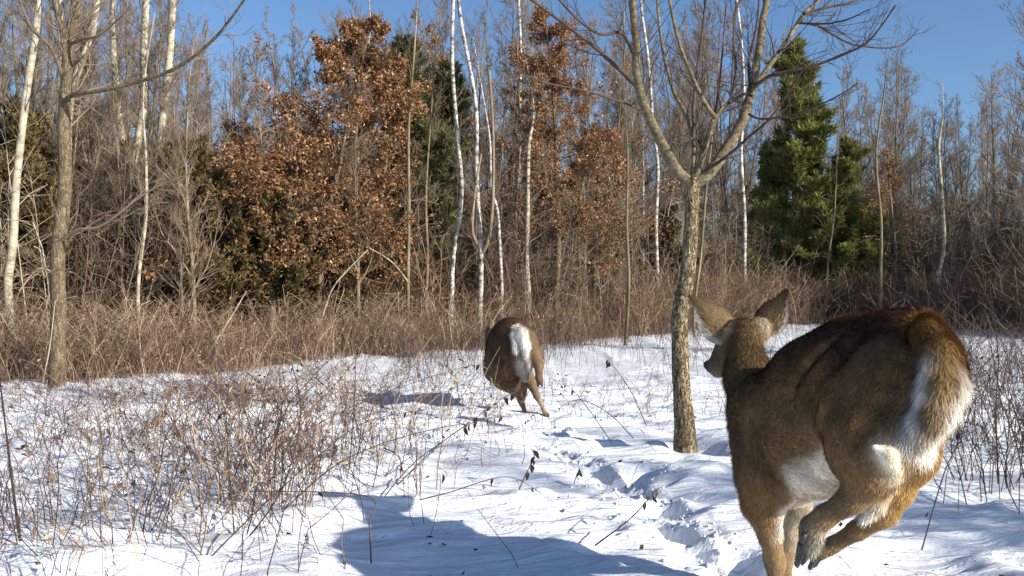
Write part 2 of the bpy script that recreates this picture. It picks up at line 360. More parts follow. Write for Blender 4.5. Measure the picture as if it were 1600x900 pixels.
def surface_nets(D, lo, h):
    s = D < 0; n = np.array(D.shape)-1
    cs = np.zeros(tuple(n), int)
    C = {}
    for dx in (0, 1):
        for dy in (0, 1):
            for dz in (0, 1):
                C[dx, dy, dz] = (slice(dx, dx+n[0]), slice(dy, dy+n[1]), slice(dz, dz+n[2])); cs += s[C[dx, dy, dz]]
    act = (cs > 0) & (cs < 8); I = np.argwhere(act); vid = np.full(tuple(n), -1); vid[act] = np.arange(len(I))
    acc = np.zeros((len(I), 3)); cnt = np.zeros(len(I))
    cor = list(C)
    for a in cor:
        for ax in range(3):
            if a[ax]: continue
            b_ = list(a); b_[ax] = 1
            va = D[I[:, 0]+a[0], I[:, 1]+a[1], I[:, 2]+a[2]]; vb = D[I[:, 0]+b_[0], I[:, 1]+b_[1], I[:, 2]+b_[2]]
            cr = (va < 0) != (vb < 0); t = np.where(cr, va/(va-vb+1e-12), 0)
            p = np.array(a, float)[None, :]+np.eye(3)[ax][None, :]*t[:, None]
            acc += p*cr[:, None]; cnt += cr
    V = lo+h*(I+acc/cnt[:, None])
    F_ = []
    for ax in range(3):
        b1, b2 = (ax+1) % 3, (ax+2) % 3
        A = s; sa = [slice(1, -1)]*3; sa[ax] = slice(0, -1); sb = list(sa); sb[ax] = slice(1, None)
        A0 = s[tuple(sa)]; A1 = s[tuple(sb)]; E = np.argwhere(A0 != A1); ins = A0[A0 != A1]
        off = np.ones(3, int); off[ax] = 0; E = E+off
        def cell(d1, d2):
            c = E.copy(); c[:, b1] -= d1; c[:, b2] -= d2; return vid[c[:, 0], c[:, 1], c[:, 2]]
        q = np.stack([cell(1, 1), cell(0, 1), cell(0, 0), cell(1, 0)], 1)
        q[~ins] = q[~ins][:, ::-1]; F_.append(q)
    F_ = np.concatenate(F_)
    F_ = F_[(F_ >= 0).all(1)]
    for _ in range(2):      # light smoothing
        acc = np.zeros_like(V); cn = np.zeros(len(V))
        for i in range(4):
            np.add.at(acc, F_[:, i], V[F_[:, (i+1) % 4]]); np.add.at(cn, F_[:, i], 1)
        V = V*0.5+0.5*acc/np.maximum(cn, 1)[:, None]
    return V, F_
def vnormals(V, Fq):
    n = np.cross(V[Fq[:, 2]]-V[Fq[:, 0]], V[Fq[:, 3]]-V[Fq[:, 1]]); out = np.zeros_like(V)
    for i in range(4): np.add.at(out, Fq[:, i], n)
    return out/(np.linalg.norm(out, axis=1, keepdims=True)+1e-12)
def hairs(V, Fq, body, count, lift=0.35, width=0.0018, lmul=1.0, jit=0.25, droop=0.35, cjit=0.28, density=None):
    A = np.linalg.norm(np.cross(V[Fq[:, 2]]-V[Fq[:, 0]], V[Fq[:, 3]]-V[Fq[:, 1]]), axis=1)
    VN = vnormals(V, Fq)
    fi = rng.choice(len(Fq), count, p=A/A.sum()); u, v = rng.random((2, count, 1))
    q = Fq[fi]; bil = lambda Q: Q[q[:, 0]]*(1-u)*(1-v)+Q[q[:, 1]]*u*(1-v)+Q[q[:, 2]]*u*v+Q[q[:, 3]]*(1-u)*v
    X_ = bil(V); Nn = bil(VN); Nn /= np.linalg.norm(Nn, axis=1, keepdims=True)
    c, fur, fl = body.attrs(X_, Nn)
    fl = fl+np.array([0, 0, -droop]); fl = fl+rng.normal(0, jit, fl.shape)
    fl -= (fl*Nn).sum(1, keepdims=True)*Nn; fl /= np.linalg.norm(fl, axis=1, keepdims=True)+1e-9
    ln = (fur*lmul*rng.uniform(0.6, 1.25, count))[:, None]
    d = fl*math.cos(lift)+Nn*(math.sin(lift)*rng.uniform(0.3, 1.5, (count, 1)))
    sd = np.cross(Nn, fl); wd = width*rng.uniform(0.7, 1.3, (count, 1))
    b0 = X_-sd*wd-Nn*0.002; b1 = X_+sd*wd-Nn*0.002
    tip = X_+d*ln+np.array([0, 0, -1])*ln*0.10
    Vh = np.stack([b0, b1, tip], 1).reshape(-1, 3); k = np.arange(count)[:, None]*3
    cc = c*rng.uniform(1-cjit, 1+cjit, (count, 1)); cc = np.repeat(cc, 3, 0).reshape(count, 3, 3); cc[:, 2] *= 1.12; cc[:, :2] *= 0.88
    return Vh, [k+np.array([[0, 1, 2]])], cc.reshape(-1, 3)

def ear(name, base, tip, width, nrm, parent, cb, ci, flip=1, pale=1, thick=0.006):
    """cupped leaf-shaped ear, back surface towards nrm"""
    base = np.array(base); tip = np.array(tip); ax = tip-base; Ln = np.linalg.norm(ax); ax = ax/Ln
    nrm = np.array(nrm, float); nrm -= (nrm@ax)*ax; nrm /= np.linalg.norm(nrm); sd = np.cross(ax, nrm)
    nu, nv = 22, 15; u = np.linspace(0, 1, nu)[:, None]; v = np.linspace(-1, 1, nv)[None, :]
    wp = width*0.5*np.clip(0.42+0.95*np.sin(np.clip(u*1.15+0.12, 0, 1)*PI)**0.8*0.62, 0, None)*np.sqrt(np.clip(1-u**5, 0, 1))
    cup = (v**2)*(0.55-0.25*u)
    pos = base+ax*(u*Ln)[..., None]+sd*(v*wp)[..., None]*flip-nrm*(cup*wp)[..., None]
    pos = pos-nrm*(0.02*(u-0.4)**2)[..., None]
    rim = np.maximum(np.abs(v)**5*np.ones_like(u), u**9*np.ones_like(v))[..., None]
    cb, ci = np.array(cb), np.array(ci)
    palev = (sm(0.62, 1.0, v*pale)*sm(1.0, 0.6, u))[..., None]
    streak = rng.uniform(0.8, 1.2, (nu, nv, 1))
    colb = (cb*(0.55+0.75*(1-u[..., None]))*(1-0.75*rim)*streak)*(1-palev)+np.array([0.6, 0.56, 0.5])*palev
    coli = ci*(1-0.6*rim)*streak
    front = pos-nrm*(thick*(1-0.6*np.abs(v))*np.ones_like(u))[..., None]
    V = np.concatenate([pos.reshape(-1, 3), front.reshape(-1, 3)]); C = np.concatenate([colb.reshape(-1, 3), coli.reshape(-1, 3)])
    i = np.arange(nu*nv).reshape(nu, nv); q = np.stack([i[:-1, :-1], i[1:, :-1], i[1:, 1:], i[:-1, 1:]], -1).reshape(-1, 4)
    nn = nu*nv; ed_ = np.concatenate([i[:, 0], i[-1, 1:], i[::-1, -1][1:], i[0, ::-1][1:]])
    sidef = np.stack([ed_, np.roll(ed_, -1), np.roll(ed_, -1)+nn, ed_+nn], 1)
    o = part(name, V, [q, q[:, ::-1]+nn, sidef], M['hair'], parent, colors=C)
    # short hair on the back of the ear and a long pale fringe at its edge
    cnt = 2600; a = rng.random(cnt)*(nu-1.001); b_ = rng.random(cnt)*(nv-1.001); ai = a.astype(int); bi = b_.astype(int)
    X_ = pos[ai, bi]+(pos[ai+1, bi]-pos[ai, bi])*(a-ai)[:, None]+(pos[ai, bi+1]-pos[ai, bi])*(b_-bi)[:, None]
    cc = colb[ai, bi]*rng.uniform(0.6, 1.5, (cnt, 1)); d = ax+nrm*0.25+rng.normal(0, 0.18, (cnt, 3)); ln = rng.uniform(0.008, 0.02, (cnt, 1))
    w_ = np.cross(nrm, d); w_ /= np.linalg.norm(w_, axis=1, keepdims=True); w_ *= 0.0009
    Vh = np.stack([X_-w_, X_+w_, X_+d*ln], 1).reshape(-1, 3); k = np.arange(cnt)[:, None]*3
    tag(part('ear_hair', Vh, [k+np.array([[0, 1, 2]])], M['hair'], parent, colors=np.repeat(cc, 3, 0), smooth=False), kind='stuff')
    return o

def hoof(parent, a, b, r, side):
    """cloven hoof: two tapered toes"""
    a, b, side = map(np.asarray, (a, b, side))
    for s_ in (-1, 1):
        B_ = Body(); B_.cap(a+side*r*0.55*s_, b+side*r*0.75*s_, r*0.75, r*0.42, (0, 0, 0), k=0.004)
        B_.cap(b+side*r*0.75*s_, b+(b-a)*0.25+side*r*0.5*s_, r*0.42, r*0.2, (0, 0, 0), k=0.004)
        V, q = B_.mesh(0.004); part('hoof_toe', V, [q], M['hoof'], parent)

BROWN = (0.115, 0.064, 0.030); FLANK = (0.235, 0.137, 0.062); TAN = (0.30, 0.20, 0.10); NECK = (0.145, 0.092, 0.044)
WHITE = (0.86, 0.82, 0.74); ORANGE = (0.40, 0.23, 0.07); CREAM = (0.62, 0.53, 0.36); DARK = (0.05, 0.033, 0.02)

# ---------- the near deer
near = thing('deer', (1.0, 2.9, 0), 'large brown deer bounding away at close range, ears spread and white fringed tail hanging', 'deer')
wl = np.array([0.857, 0.514, 0.0])
B = Body()
kw = dict(w=wl, kw=0.70, k=0.06)
def tz(pts, cols, **k): B.chain(pts, cols, **k)
tz([(1230, 676, 3.05, .188), (1285, 632, 2.90, .212)], FLANK, fur=0.014, dors=0.7, **kw)
tz([(1285, 632, 2.90, .212), (1350, 602, 2.76, .208)], FLANK, fur=0.014, dors=0.9, **kw)
tz([(1350, 602, 2.76, .208), (1408, 588, 2.61, .180)], BROWN, fur=0.015, dors=1.0, **kw)
tz([(1408, 588, 2.61, .180), (1418, 602, 2.55, .135)], (0.16, 0.085, 0.035), fur=0.02, dors=1.0, **kw)
tz([(1212, 655, 3.06, .14), (1225, 640, 3.04, .125)], FLANK, fur=0.014, dors=0.6, k=0.05)
# chest, shoulder blades
tz([(1191, 640, 3.08, .098), (1199, 735, 3.00, .097)], NECK, fur=0.025, k=0.05)
tz([(1219, 650, 2.97, .108), (1206, 740, 2.93, .095)], FLANK, fur=0.014, dors=0.3, k=0.04)
# neck and head
tz([(1163, 545, 3.30, .063), (1170, 590, 3.22, .077)], NECK, fur=0.028, k=0.04)
tz([(1170, 590, 3.22, .077), (1193, 650, 3.10, .108)], NECK, fur=0.03, k=0.05)
tz([(1168, 520, 3.34, .058), (1160, 545, 3.34, .066)], (0.14, 0.09, 0.04), fur=0.022, k=0.035)
tz([(1150, 530, 3.38, .055), (1132, 560, 3.46, .047)], (0.12, 0.085, 0.052), fur=0.010, k=0.03)
tz([(1132, 560, 3.46, .045), (1115, 572, 3.55, .030)], (0.09, 0.062, 0.042), fur=0.008, k=0.02)
tz([(1115, 573, 3.55, .027), (1106, 570, 3.58, .019)], (0.03, 0.02, 0.016), fur=0.004, k=0.01)
tz([(1134, 572, 3.45, .035), (1120, 583, 3.52, .018)], (0.25, 0.2, 0.14), fur=0.010, k=0.02)
tz([(1129, 536, 3.42, .024), (1124, 546, 3.44, .018)], (0.07, 0.05, 0.035), fur=0.006, k=0.02)
tz([(1148, 512, 3.36, .030), (1140, 520, 3.35, .028)], (0.32, 0.27, 0.2), fur=0.02, k=0.02)
tz([(1190, 508, 3.33, .030), (1193, 520, 3.33, .026)], (0.36, 0.29, 0.2), fur=0.02, k=0.02)
# belly
tz([(1230, 736, 3.0, .112), (1278, 722, 2.88, .107)], (0.97, 0.88, 0.74), fur=0.02, k=0.05)
tz([(1278, 722, 2.84, .10), (1310, 715, 2.76, .09)], (0.97, 0.88, 0.74), fur=0.02, k=0.05)
tz([(1238, 686, 2.90, .112), (1272, 672, 2.80, .10)], FLANK, fur=0.014, k=0.04)
# near fore leg
tz([(1205, 735, 2.93, .088), (1190, 785, 2.96, .064)], FLANK, fur=0.018, k=0.04)
tz([(1190, 785, 2.96, .064), (1203, 835, 2.98, .038)], FLANK, fur=0.014, k=0.03)
tz([(1203, 835, 2.98, .038), (1209, 868, 3.0, .031), (1211, 880, 3.0, .031), (1213, 925, 3.0, .020), (1213, 935, 3.0, .024), (1209, 950, 2.98, .021)], TAN, fur=0.010, k=0.02)
tz([(1208, 752, 2.90, .016), (1219, 790, 2.92, .012), (1217, 838, 2.95, .009)], WHITE, fur=0.014, k=0.012)
tz([(1170, 690, 3.02, .062), (1166, 750, 2.98, .034)], (0.16, 0.1, 0.06), fur=0.022, k=0.03)
# off fore leg
tz([(1240, 750, 3.12, .075), (1247, 790, 3.14, .045)], (0.4, 0.33, 0.25), fur=0.014, k=0.03)
tz([(1247, 790, 3.14, .042), (1236, 835, 3.16, .032), (1228, 862, 3.18, .031), (1226, 905, 3.16, .021), (1224, 914, 3.16, .024), (1220, 930, 3.14, .020)], [(0.5, 0.42, 0.3), (0.4, 0.3, 0.2), TAN, TAN, TAN], fur=0.010, k=0.02)
# near hind leg, tucked forward
tz([(1402, 612, 2.50, .138), (1370, 690, 2.46, .120)], FLANK, fur=0.014, dors=0.5, k=0.09)
tz([(1350, 660, 2.60, .13), (1352, 705, 2.52, .095)], FLANK, fur=0.014, k=0.08)
tz([(1372, 690, 2.46, .12), (1358, 735, 2.44, .070)], FLANK, fur=0.018, k=0.04)
tz([(1368, 735, 2.44, .058), (1330, 780, 2.46, .036)], (0.27, 0.175, 0.085), fur=0.012, k=0.02)
tz([(1330, 780, 2.46, .036), (1288, 808, 2.50, .030), (1268, 824, 2.52, .030)], (0.26, 0.17, 0.085), fur=0.010, k=0.02)
tz([(1268, 824, 2.52, .030), (1262, 848, 2.52, .026)], (0.14, 0.11, 0.08), fur=0.010, k=0.02)
tz([(1277, 838, 2.50, .020), (1268, 860, 2.50, .019)], (0.32, 0.29, 0.24), fur=0.02, k=0.012)
tz([(1388, 712, 2.33, .027), (1397, 745, 2.38, .016)], [(0.75, 0.66, 0.48)], fur=0.007, k=0.010)
tz([(1390, 735, 2.44, .034), (1372, 768, 2.45, .026)], ORANGE, fur=0.012, k=0.02)
tz([(1363, 697, 2.325, .007), (1376, 703, 2.33, .013)], WHITE, fur=0.006, k=0.01)
# off hind leg
tz([(1428, 645, 2.56, .098), (1424, 712, 2.58, .070)], (0.24, 0.15, 0.07), fur=0.016, k=0.04)
tz([(1425, 712, 2.58, .072), (1402, 765, 2.60, .044)], ORANGE, fur=0.012, k=0.03)
tz([(1402, 765, 2.60, .044), (1384, 802, 2.62, .034)], ORANGE, fur=0.012, k=0.02)
tz([(1382, 803, 2.62, .036), (1340, 828, 2.66, .027), (1300, 852, 2.70, .022), (1282, 864, 2.70, .023)], [(0.28, 0.17, 0.07), (0.2, 0.135, 0.07), (0.18, 0.12, 0.07)], fur=0.010, k=0.02)
tz([(1368, 788, 2.58, .026), (1354, 806, 2.58, .016)], WHITE, fur=0.028, k=0.012)
tz([(1352, 790, 2.60, .018), (1346, 808, 2.60, .014)], DARK, fur=0.02, k=0.010)
tz([(1384, 750, 2.56, .034), (1368, 786, 2.57, .024)], (0.62, 0.5, 0.32), fur=0.016, k=0.02)
# white rump patch down the buttock
tz([(1456, 562, 2.41, .022), (1452, 620, 2.37, .022), (1438, 662, 2.36, .024), (1408, 690, 2.355, .024)], WHITE, fur=0.036, k=0.03)
tz([(1428, 680, 2.36, .032), (1432, 700, 2.39, .032)], WHITE, fur=0.045, k=0.03)
B.groove([(1300, 532), (1278, 550), (1257, 573), (1240, 597), (1232, 620), (1232, 640), (1240, 662)], 0.011, 0.02)
B.groove([(1172, 650), (1180, 672), (1190, 700), (1204, 728), (1216, 750)], 0.014)
B.groove([(1405, 560), (1392, 590), (1376, 625), (1350, 660), (1330, 690)], 0.016, 0.03, 0.75)
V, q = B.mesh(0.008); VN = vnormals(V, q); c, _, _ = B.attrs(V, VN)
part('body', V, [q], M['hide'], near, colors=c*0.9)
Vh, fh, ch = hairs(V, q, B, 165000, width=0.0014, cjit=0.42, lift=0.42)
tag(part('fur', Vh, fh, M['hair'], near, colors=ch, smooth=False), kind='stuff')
# tail
TB = Body(); wt = np.array([0.5, -0.6, 0.0]); wt /= np.linalg.norm(wt)
for pts, col, ln in (
    ([(1444, 522, 2.46, .056), (1470, 556, 2.38, .050), (1474, 600, 2.33, .036), (1461, 644, 2.31, .030), (1440, 682, 2.32, .018)], [(0.19, 0.10, 0.035), (0.30, 0.185, 0.06), (0.22, 0.14, 0.06), (0.22, 0.15, 0.08)], 0.036),
    ([(1491, 580, 2.36, .022), (1495, 606, 2.34, .026), (1482, 642, 2.32, .024), (1456, 680, 2.33, .020)], [WHITE, WHITE, WHITE], 0.036),
    ([(1452, 560, 2.36, .016), (1448, 614, 2.34, .020), (1436, 660, 2.33, .022), (1424, 688, 2.35, .016)], [WHITE, WHITE, WHITE], 0.04)):
    TB.chain(pts, col, w=wt, kw=0.7, k=0.02, fur=ln)
Vt, qt = TB.mesh(0.008); ct, _, _ = TB.attrs(Vt, vnormals(Vt, qt))
tl = part('tail', Vt, [qt], M['hide'], near, colors=ct*0.85)
Vh, fh, ch = hairs(Vt, qt, TB, 26000, width=0.0012, lift=0.45, jit=0.22, droop=0.25)
hb = link('tail_hair', make_mesh('tail_hair', Vh-np.array(near.location), fh, M['hair'], colors=ch, smooth=False), tl); tag(hb, kind='stuff')
ear('ear', P(1148, 524, 3.35), P(1079, 464, 3.36), 0.142, (0.1, -1, 0.25), near, (0.17, 0.118, 0.06), (0.6, 0.55, 0.48), pale=-1)
ear('ear', P(1190, 520, 3.33), P(1227, 456, 3.34), 0.120, (-0.45, -1, 0.05), near, (0.16, 0.11, 0.06), (0.6, 0.55, 0.48), pale=1)
side = np.array([0.7, 0.2, 0.3])
hoof(near, P(1258, 850, 2.52), P(1251, 878, 2.53), 0.021, side)
hoof(near, P(1280, 864, 2.70), P(1270, 884, 2.71), 0.018, side)
hoof(near, P(1209, 952, 2.98), P(1203, 962, 2.96), 0.021, np.array([0.9, 0.3, 0]))
hoof(near, P(1220, 932, 3.14), P(1215, 942, 3.12), 0.020, np.array([0.9, 0.3, 0]))
for a_, b_ in (((1256, 838, 2.49), (1253, 846, 2.49)), ((1284, 850, 2.50), (1282, 858, 2.50))):
    DB = Body(); DB.cap(P(*a_), P(*b_), 0.010, 0.006, (0, 0, 0), k=0.004); v_, q_ = DB.mesh(0.003); part('dewclaw', v_, [q_], M['hoof'], near)
EB = Body(); EB.cap(P(1124, 537, 3.415), P(1125, 540, 3.42), 0.013, 0.013, (0, 0, 0), k=0.004); v_, q_ = EB.mesh(0.003); part('eye', v_, [q_], M['eye'], near)

# ---------- the far deer
FLANK = (0.15, 0.098, 0.052); BROWN = (0.085, 0.048, 0.024)
far = thing('deer', (0.05, 7.7, 0), 'smaller dark deer seen from behind in mid leap across the snow, white rump showing', 'deer')
B2 = Body(); B = B2; wl2 = np.array([0.97, 0.24, 0.0]); kw = dict(w=wl2, kw=0.80, k=0.08)
tz([(782, 552, 8.25, .18), (792, 548, 8.0, .21)], FLANK, fur=0.014, dors=0.6, **kw)
tz([(792, 548, 8.0, .21), (798, 541, 7.7, .235)], BROWN, fur=0.015, dors=0.9, **kw)
tz([(800, 541, 7.65, .228), (790, 575, 7.72, .185)], BROWN, fur=0.015, dors=0.5, k=0.08, w=wl2, kw=0.85)
tz([(786, 572, 7.72, .175), (803, 594, 7.72, .105), (813, 612, 7.72, .058)], FLANK, fur=0.014, k=0.06)
tz([(775, 535, 8.4, .10), (770, 522, 8.6, .075)], NECK, fur=0.02, k=0.05)
tz([(772, 515, 8.62, .065), (766, 525, 8.75, .045)], NECK, fur=0.02, k=0.04)
tz([(814, 608, 7.72, .050), (814, 626, 7.72, .030), (821, 645, 7.70, .018)], [(0.2, 0.14, 0.08), (0.22, 0.16, 0.1)], fur=0.01, k=0.02)
tz([(822, 590, 7.66, .075), (832, 602, 7.62, .044), (840, 621, 7.60, .026), (850, 641, 7.60, .017), (853, 647, 7.60, .017)], [FLANK, (0.22, 0.16, 0.11), (0.34, 0.27, 0.2), TAN], fur=0.01, k=0.02)
tz([(824, 530, 7.55, .09), (836, 556, 7.46, .060), (842, 572, 7.42, .036), (842, 590, 7.42, .028), (845, 597, 7.42, .026)], [(0.16, 0.10, 0.055), (0.2, 0.13, 0.07), (0.2, 0.13, 0.07), (0.14, 0.09, 0.06)], fur=0.012, k=0.03)
tz([(816, 560, 7.49, .065), (820, 588, 7.52, .045)], (0.40, 0.35, 0.28), fur=0.02, k=0.04)
tz([(823, 556, 7.44, .035), (828, 578, 7.44, .022)], (0.6, 0.55, 0.48), fur=0.02, k=0.02)
V, q = B2.mesh(0.013); c, _, _ = B2.attrs(V, vnormals(V, q))
part('body', V, [q], M['hide'], far, colors=c*0.85)
Vh, fh, ch = hairs(V, q, B2, 26000, width=0.0024, lmul=1.2, cjit=0.4)
tag(part('fur', Vh, fh, M['hair'], far, colors=ch, smooth=False), kind='stuff')
TB = Body(); TB.chain([(808, 514, 7.46, .03), (815, 520, 7.40, .04), (820, 538, 7.39, .035), (821, 552, 7.40, .022)], WHITE, k=0.03, fur=0.04)
TB.chain([(803, 520, 7.42, .02), (806, 545, 7.40, .02)], WHITE, k=0.03, fur=0.05)
Vt, qt = TB.mesh(0.011); ct, _, _ = TB.attrs(Vt, vnormals(Vt, qt)); tl = part('tail', Vt, [qt], M['hide'], far, colors=ct*0.9)
Vh, fh, ch = hairs(Vt, qt, TB, 3500, width=0.0025, lift=0.5)
tag(link('tail_hair', make_mesh('tail_hair', Vh-np.array(far.location), fh, M['hair'], colors=ch, smooth=False), tl), kind='stuff')
ear('ear', P(768, 513, 8.5), P(766, 500, 8.5), 0.06, (0.3, -1, 0.2), far, (0.2, 0.15, 0.1), (0.6, 0.55, 0.5), pale=1)
ear('ear', P(778, 512, 8.55), P(786, 500, 8.55), 0.06, (-0.3, -1, 0.2), far, (0.2, 0.15, 0.1), (0.6, 0.55, 0.5), pale=1)
hoof(far, P(843, 597, 7.48), P(844, 603, 7.48), 0.022, np.array([1, 0, 0]))
hoof(far, P(822, 645, 7.70), P(823, 649, 7.70), 0.020, np.array([1, 0, 0]))
hoof(far, P(853, 647, 7.60), P(855, 650, 7.60), 0.020, np.array([1, 0, 0]))

# ------------------------------------------------------------------ branching
def unit(v): return v/(np.linalg.norm(v)+1e-9)
def limb(p, d, ln, r0, r1, n=6, wob=0.12, up=0.25):
    pts = [np.array(p, float)]; d = unit(np.array(d, float)); s = ln/(n-1)
    for i in range(n-1):
        d = unit(d+rng.normal(0, wob, 3)+np.array([0, 0, up/(n-1)])); pts.append(pts[-1]+d*s)
    return np.array(pts), np.linspace(r0, r1, n)
def along(pts, t):
    k = t*(len(pts)-1); i = min(int(k), len(pts)-2); return pts[i]+(pts[i+1]-pts[i])*(k-i), unit(pts[i+1]-pts[i])
def side_dir(t, ang, az=None):
    a = unit(np.cross(t, [0.3, 0.2, 1.0]) if abs(t[2]) < 0.9 else np.cross(t, [1, 0, 0])); b_ = np.cross(t, a)
    az = rng.uniform(0, 2*PI) if az is None else az
    return unit(t*math.cos(ang)+(a*math.cos(az)+b_*math.sin(az))*math.sin(ang))
def twigs(T, pts, r, n, ln, depth=1, t0=0.2, sides=3, ang=(0.45, 1.0), up=0.3, nsub=4, tips=None, wob=0.16, rmin=0.0015, f=0.55):
    for k in range(n):
        t = rng.uniform(t0, 1.0); p, dr = along(pts, t); d = side_dir(dr, rng.uniform(*ang))
        l = ln*rng.uniform(0.5, 1.2)*(1.1-0.55*t); rr = max(r*(1-0.55*t)*0.5, rmin)
        K = 5 if depth > 0 else 3
        q, qr = limb(p, d, l, rr, max(rr*0.35, rmin*0.6), K, wob, up); T.add(q, qr, sides)
        if tips is not None: tips.append((q, depth))
        if depth > 0: twigs(T, q, rr, nsub, l*f, depth-1, 0.15, 3, ang, up, nsub, tips, wob, rmin, f)

def leaves_mesh(pos, dirs, size, aspect=0.55, jit=0.8, fold=True):
    n = len(pos); d = dirs+rng.normal(0, jit, (n, 3)); d /= np.linalg.norm(d, axis=1, keepdims=True)
    w = np.cross(d, rng.normal(0, 1, (n, 3))); w /= np.linalg.norm(w, axis=1, keepdims=True)
    up = np.cross(d, w); s = size*rng.uniform(0.6, 1.3, (n, 1))
    a = pos; b_ = pos+d*s*0.55+w*s*aspect*0.5+up*s*0.12; c = pos+d*s; e = pos+d*s*0.5-w*s*aspect*0.5+up*s*0.12
    V = np.stack([a, b_, c, e], 1).reshape(-1, 3); k = np.arange(n)[:, None]*4
    cc = np.clip(rng.normal(0.5, 0.25, n), 0, 1); C = np.repeat(cc, 4)[:, None].repeat(3, 1)
    return V, [k+np.array([[0, 1, 2]]), k+np.array([[0, 2, 3]])], C

def noisy_trunk(pts, rad, n, sides, amp, fr=9.0):
    q, r = resample(pts, rad, n)
    T = np.gradient(q, axis=0); T /= np.linalg.norm(T, axis=1, keepdims=True)
    U = np.cross(np.tile([0.1, 1.0, 0.05], (n, 1)), T); U /= np.linalg.norm(U, axis=1, keepdims=True); Bn = np.cross(T, U)
    a = np.arange(sides)*2*PI/sides
    zz = np.cumsum(np.r_[0, np.linalg.norm(np.diff(q, axis=0), axis=1)])[:, None]
    # the ridges run up the trunk: noise repeats round the girth
    nn = 0
    for kx, ky, am in ((1.3, 5, 0.8), (3.2, fr, 1.0), (6.0, fr*2.2, 0.6)):
        nn = nn+am*(np.abs(noise2(np.cos(a)[None, :]*kx+zz*ky*0.25+3, np.sin(a)[None, :]*kx+zz*ky*0.75))*2-0.5)
    rr = r[:, None]*(1+amp*nn)
    V = q[:, None, :]+rr[..., None]*(U[:, None, :]*np.cos(a)[None, :, None]+Bn[:, None, :]*np.sin(a)[None, :, None])
    i = np.arange(n-1)[:, None]*sides; j = np.arange(sides)[None, :]; j2 = (j+1) % sides
    return V.reshape(-1, 3), np.stack([i+j, i+j2, i+sides+j2, i+sides+j], -1).reshape(-1, 4)

# ------------------------------------------------------------------ the forked tree in the snow
D0 = 6.05
mp = thing('bare_tree', tuple(P(1071, 706, D0)-[0, 0, 0.02]), 'bare tree with furrowed bark forking low, standing alone in the open snow', 'tree')
def px2(lst, dd=None):
    n = len(lst); dd = dd or [0]*n
    return np.array([P(a, b_, D0+e) for (a, b_), e in zip(lst, dd)])
tp = px2([(1071, 712), (1069, 660), (1065, 600), (1063, 540), (1062, 495), (1069, 455), (1076, 410), (1080, 350), (1081, 300), (1082, 278)])
trd = np.array([21, 15.6, 13.8, 12.8, 13.2, 12.6, 11.8, 11.2, 11.6, 12])*D0/F
V, q = noisy_trunk(tp, trd, 260, 56, 0.085)
part('trunk', V, [q], M['maple'], mp)
ST = Tubes()
LIMBS = [
 ([(1081, 288), (1059, 268), (1042, 240), (1024, 204), (1011, 176), (999, 139), (994, 105), (994, 67), (990, 30), (988, 0), (985, -90), (992, -230)], 11.5, 5, -0.35),
 ([(1083, 288), (1108, 270), (1136, 232), (1159, 191), (1172, 150), (1179, 116), (1187, 75), (1192, 30), (1198, 0), (1206, -100), (1200, -240)], 12.5, 5, 0.25),
 ([(999, 139), (964, 105), (926, 71), (881, 37), (840, 7), (790, -30)], 4.5, 1.6, -0.5),
 ([(989, 82), (971, 52), (941, 54), (911, 37), (874, 0), (850, -40)], 3.6, 1.6, -0.7),
 ([(1003, 172), (964, 157), (911, 141), (859, 131), (815, 116)], 2.4, 0.8, -0.6),
 ([(1082, 282), (1084, 225), (1072, 180), (1054, 146), (1039, 94), (1031, 45), (1027, 0), (1020, -80)], 5.2, 2.2, 0.5),
 ([(1084, 228), (1084, 169), (1089, 112), (1099, 37), (1102, 0), (1108, -90)], 3.6, 1.8, 0.6),
 ([(1086, 282), (1100, 236), (1117, 184), (1140, 161), (1168, 144)], 7.2, 3.0, 0.1),
 ([(1117, 184), (1099, 157), (1080, 116), (1061, 67), (1046, 0), (1036, -70)], 5.0, 2.4, -0.3),
 ([(1095, 272), (1136, 244), (1170, 214), (1204, 184), (1236, 138), (1262, 96)], 3.4, 1.2, -0.5),
 ([(1174, 141), (1200, 120), (1230, 112), (1271, 103), (1320, 84), (1354, 67), (1380, 37), (1399, 8)], 3.8, 1.4, -0.4),
 ([(1179, 133), (1207, 97), (1234, 56), (1256, 22), (1279, 0), (1320, -50)], 5.2, 3.2, 0.3),
 ([(1256, 22), (1290, 12), (1335, 2), (1380, -20)], 3.2, 1.4, 0.2),
 ([(1249, 36), (1290, 37), (1325, 30), (1357, 15)], 2.4, 1.0, -0.3),
 ([(1260, 36), (1282, 42), (1305, 56), (1339, 71), (1402, 73), (1436, 45)], 2.8, 1.0, 0.0),
 ([(1170, 178), (1192, 186), (1252, 176), (1309, 150), (1339, 131)], 2.4, 0.9, -0.8),
 ([(1174, 150), (1170, 98), (1182, 40), (1187, -10)], 3.0, 2.0, 0.7),
 ([(1084, 215), (1060, 225), (1046, 218)], 2.6, 1.2, -0.3),
 ([(1140, 161), (1150, 110), (1146, 60), (1150, 0)], 2.6, 1.5, 0.6),
 ([(1102, 232), (1120, 160), (1128, 90), (1135, 0)], 2.6, 1.5, 0.8)]
LIMBS = [(a, r*0.8, q*0.78, z) for a, r, q, z in LIMBS]
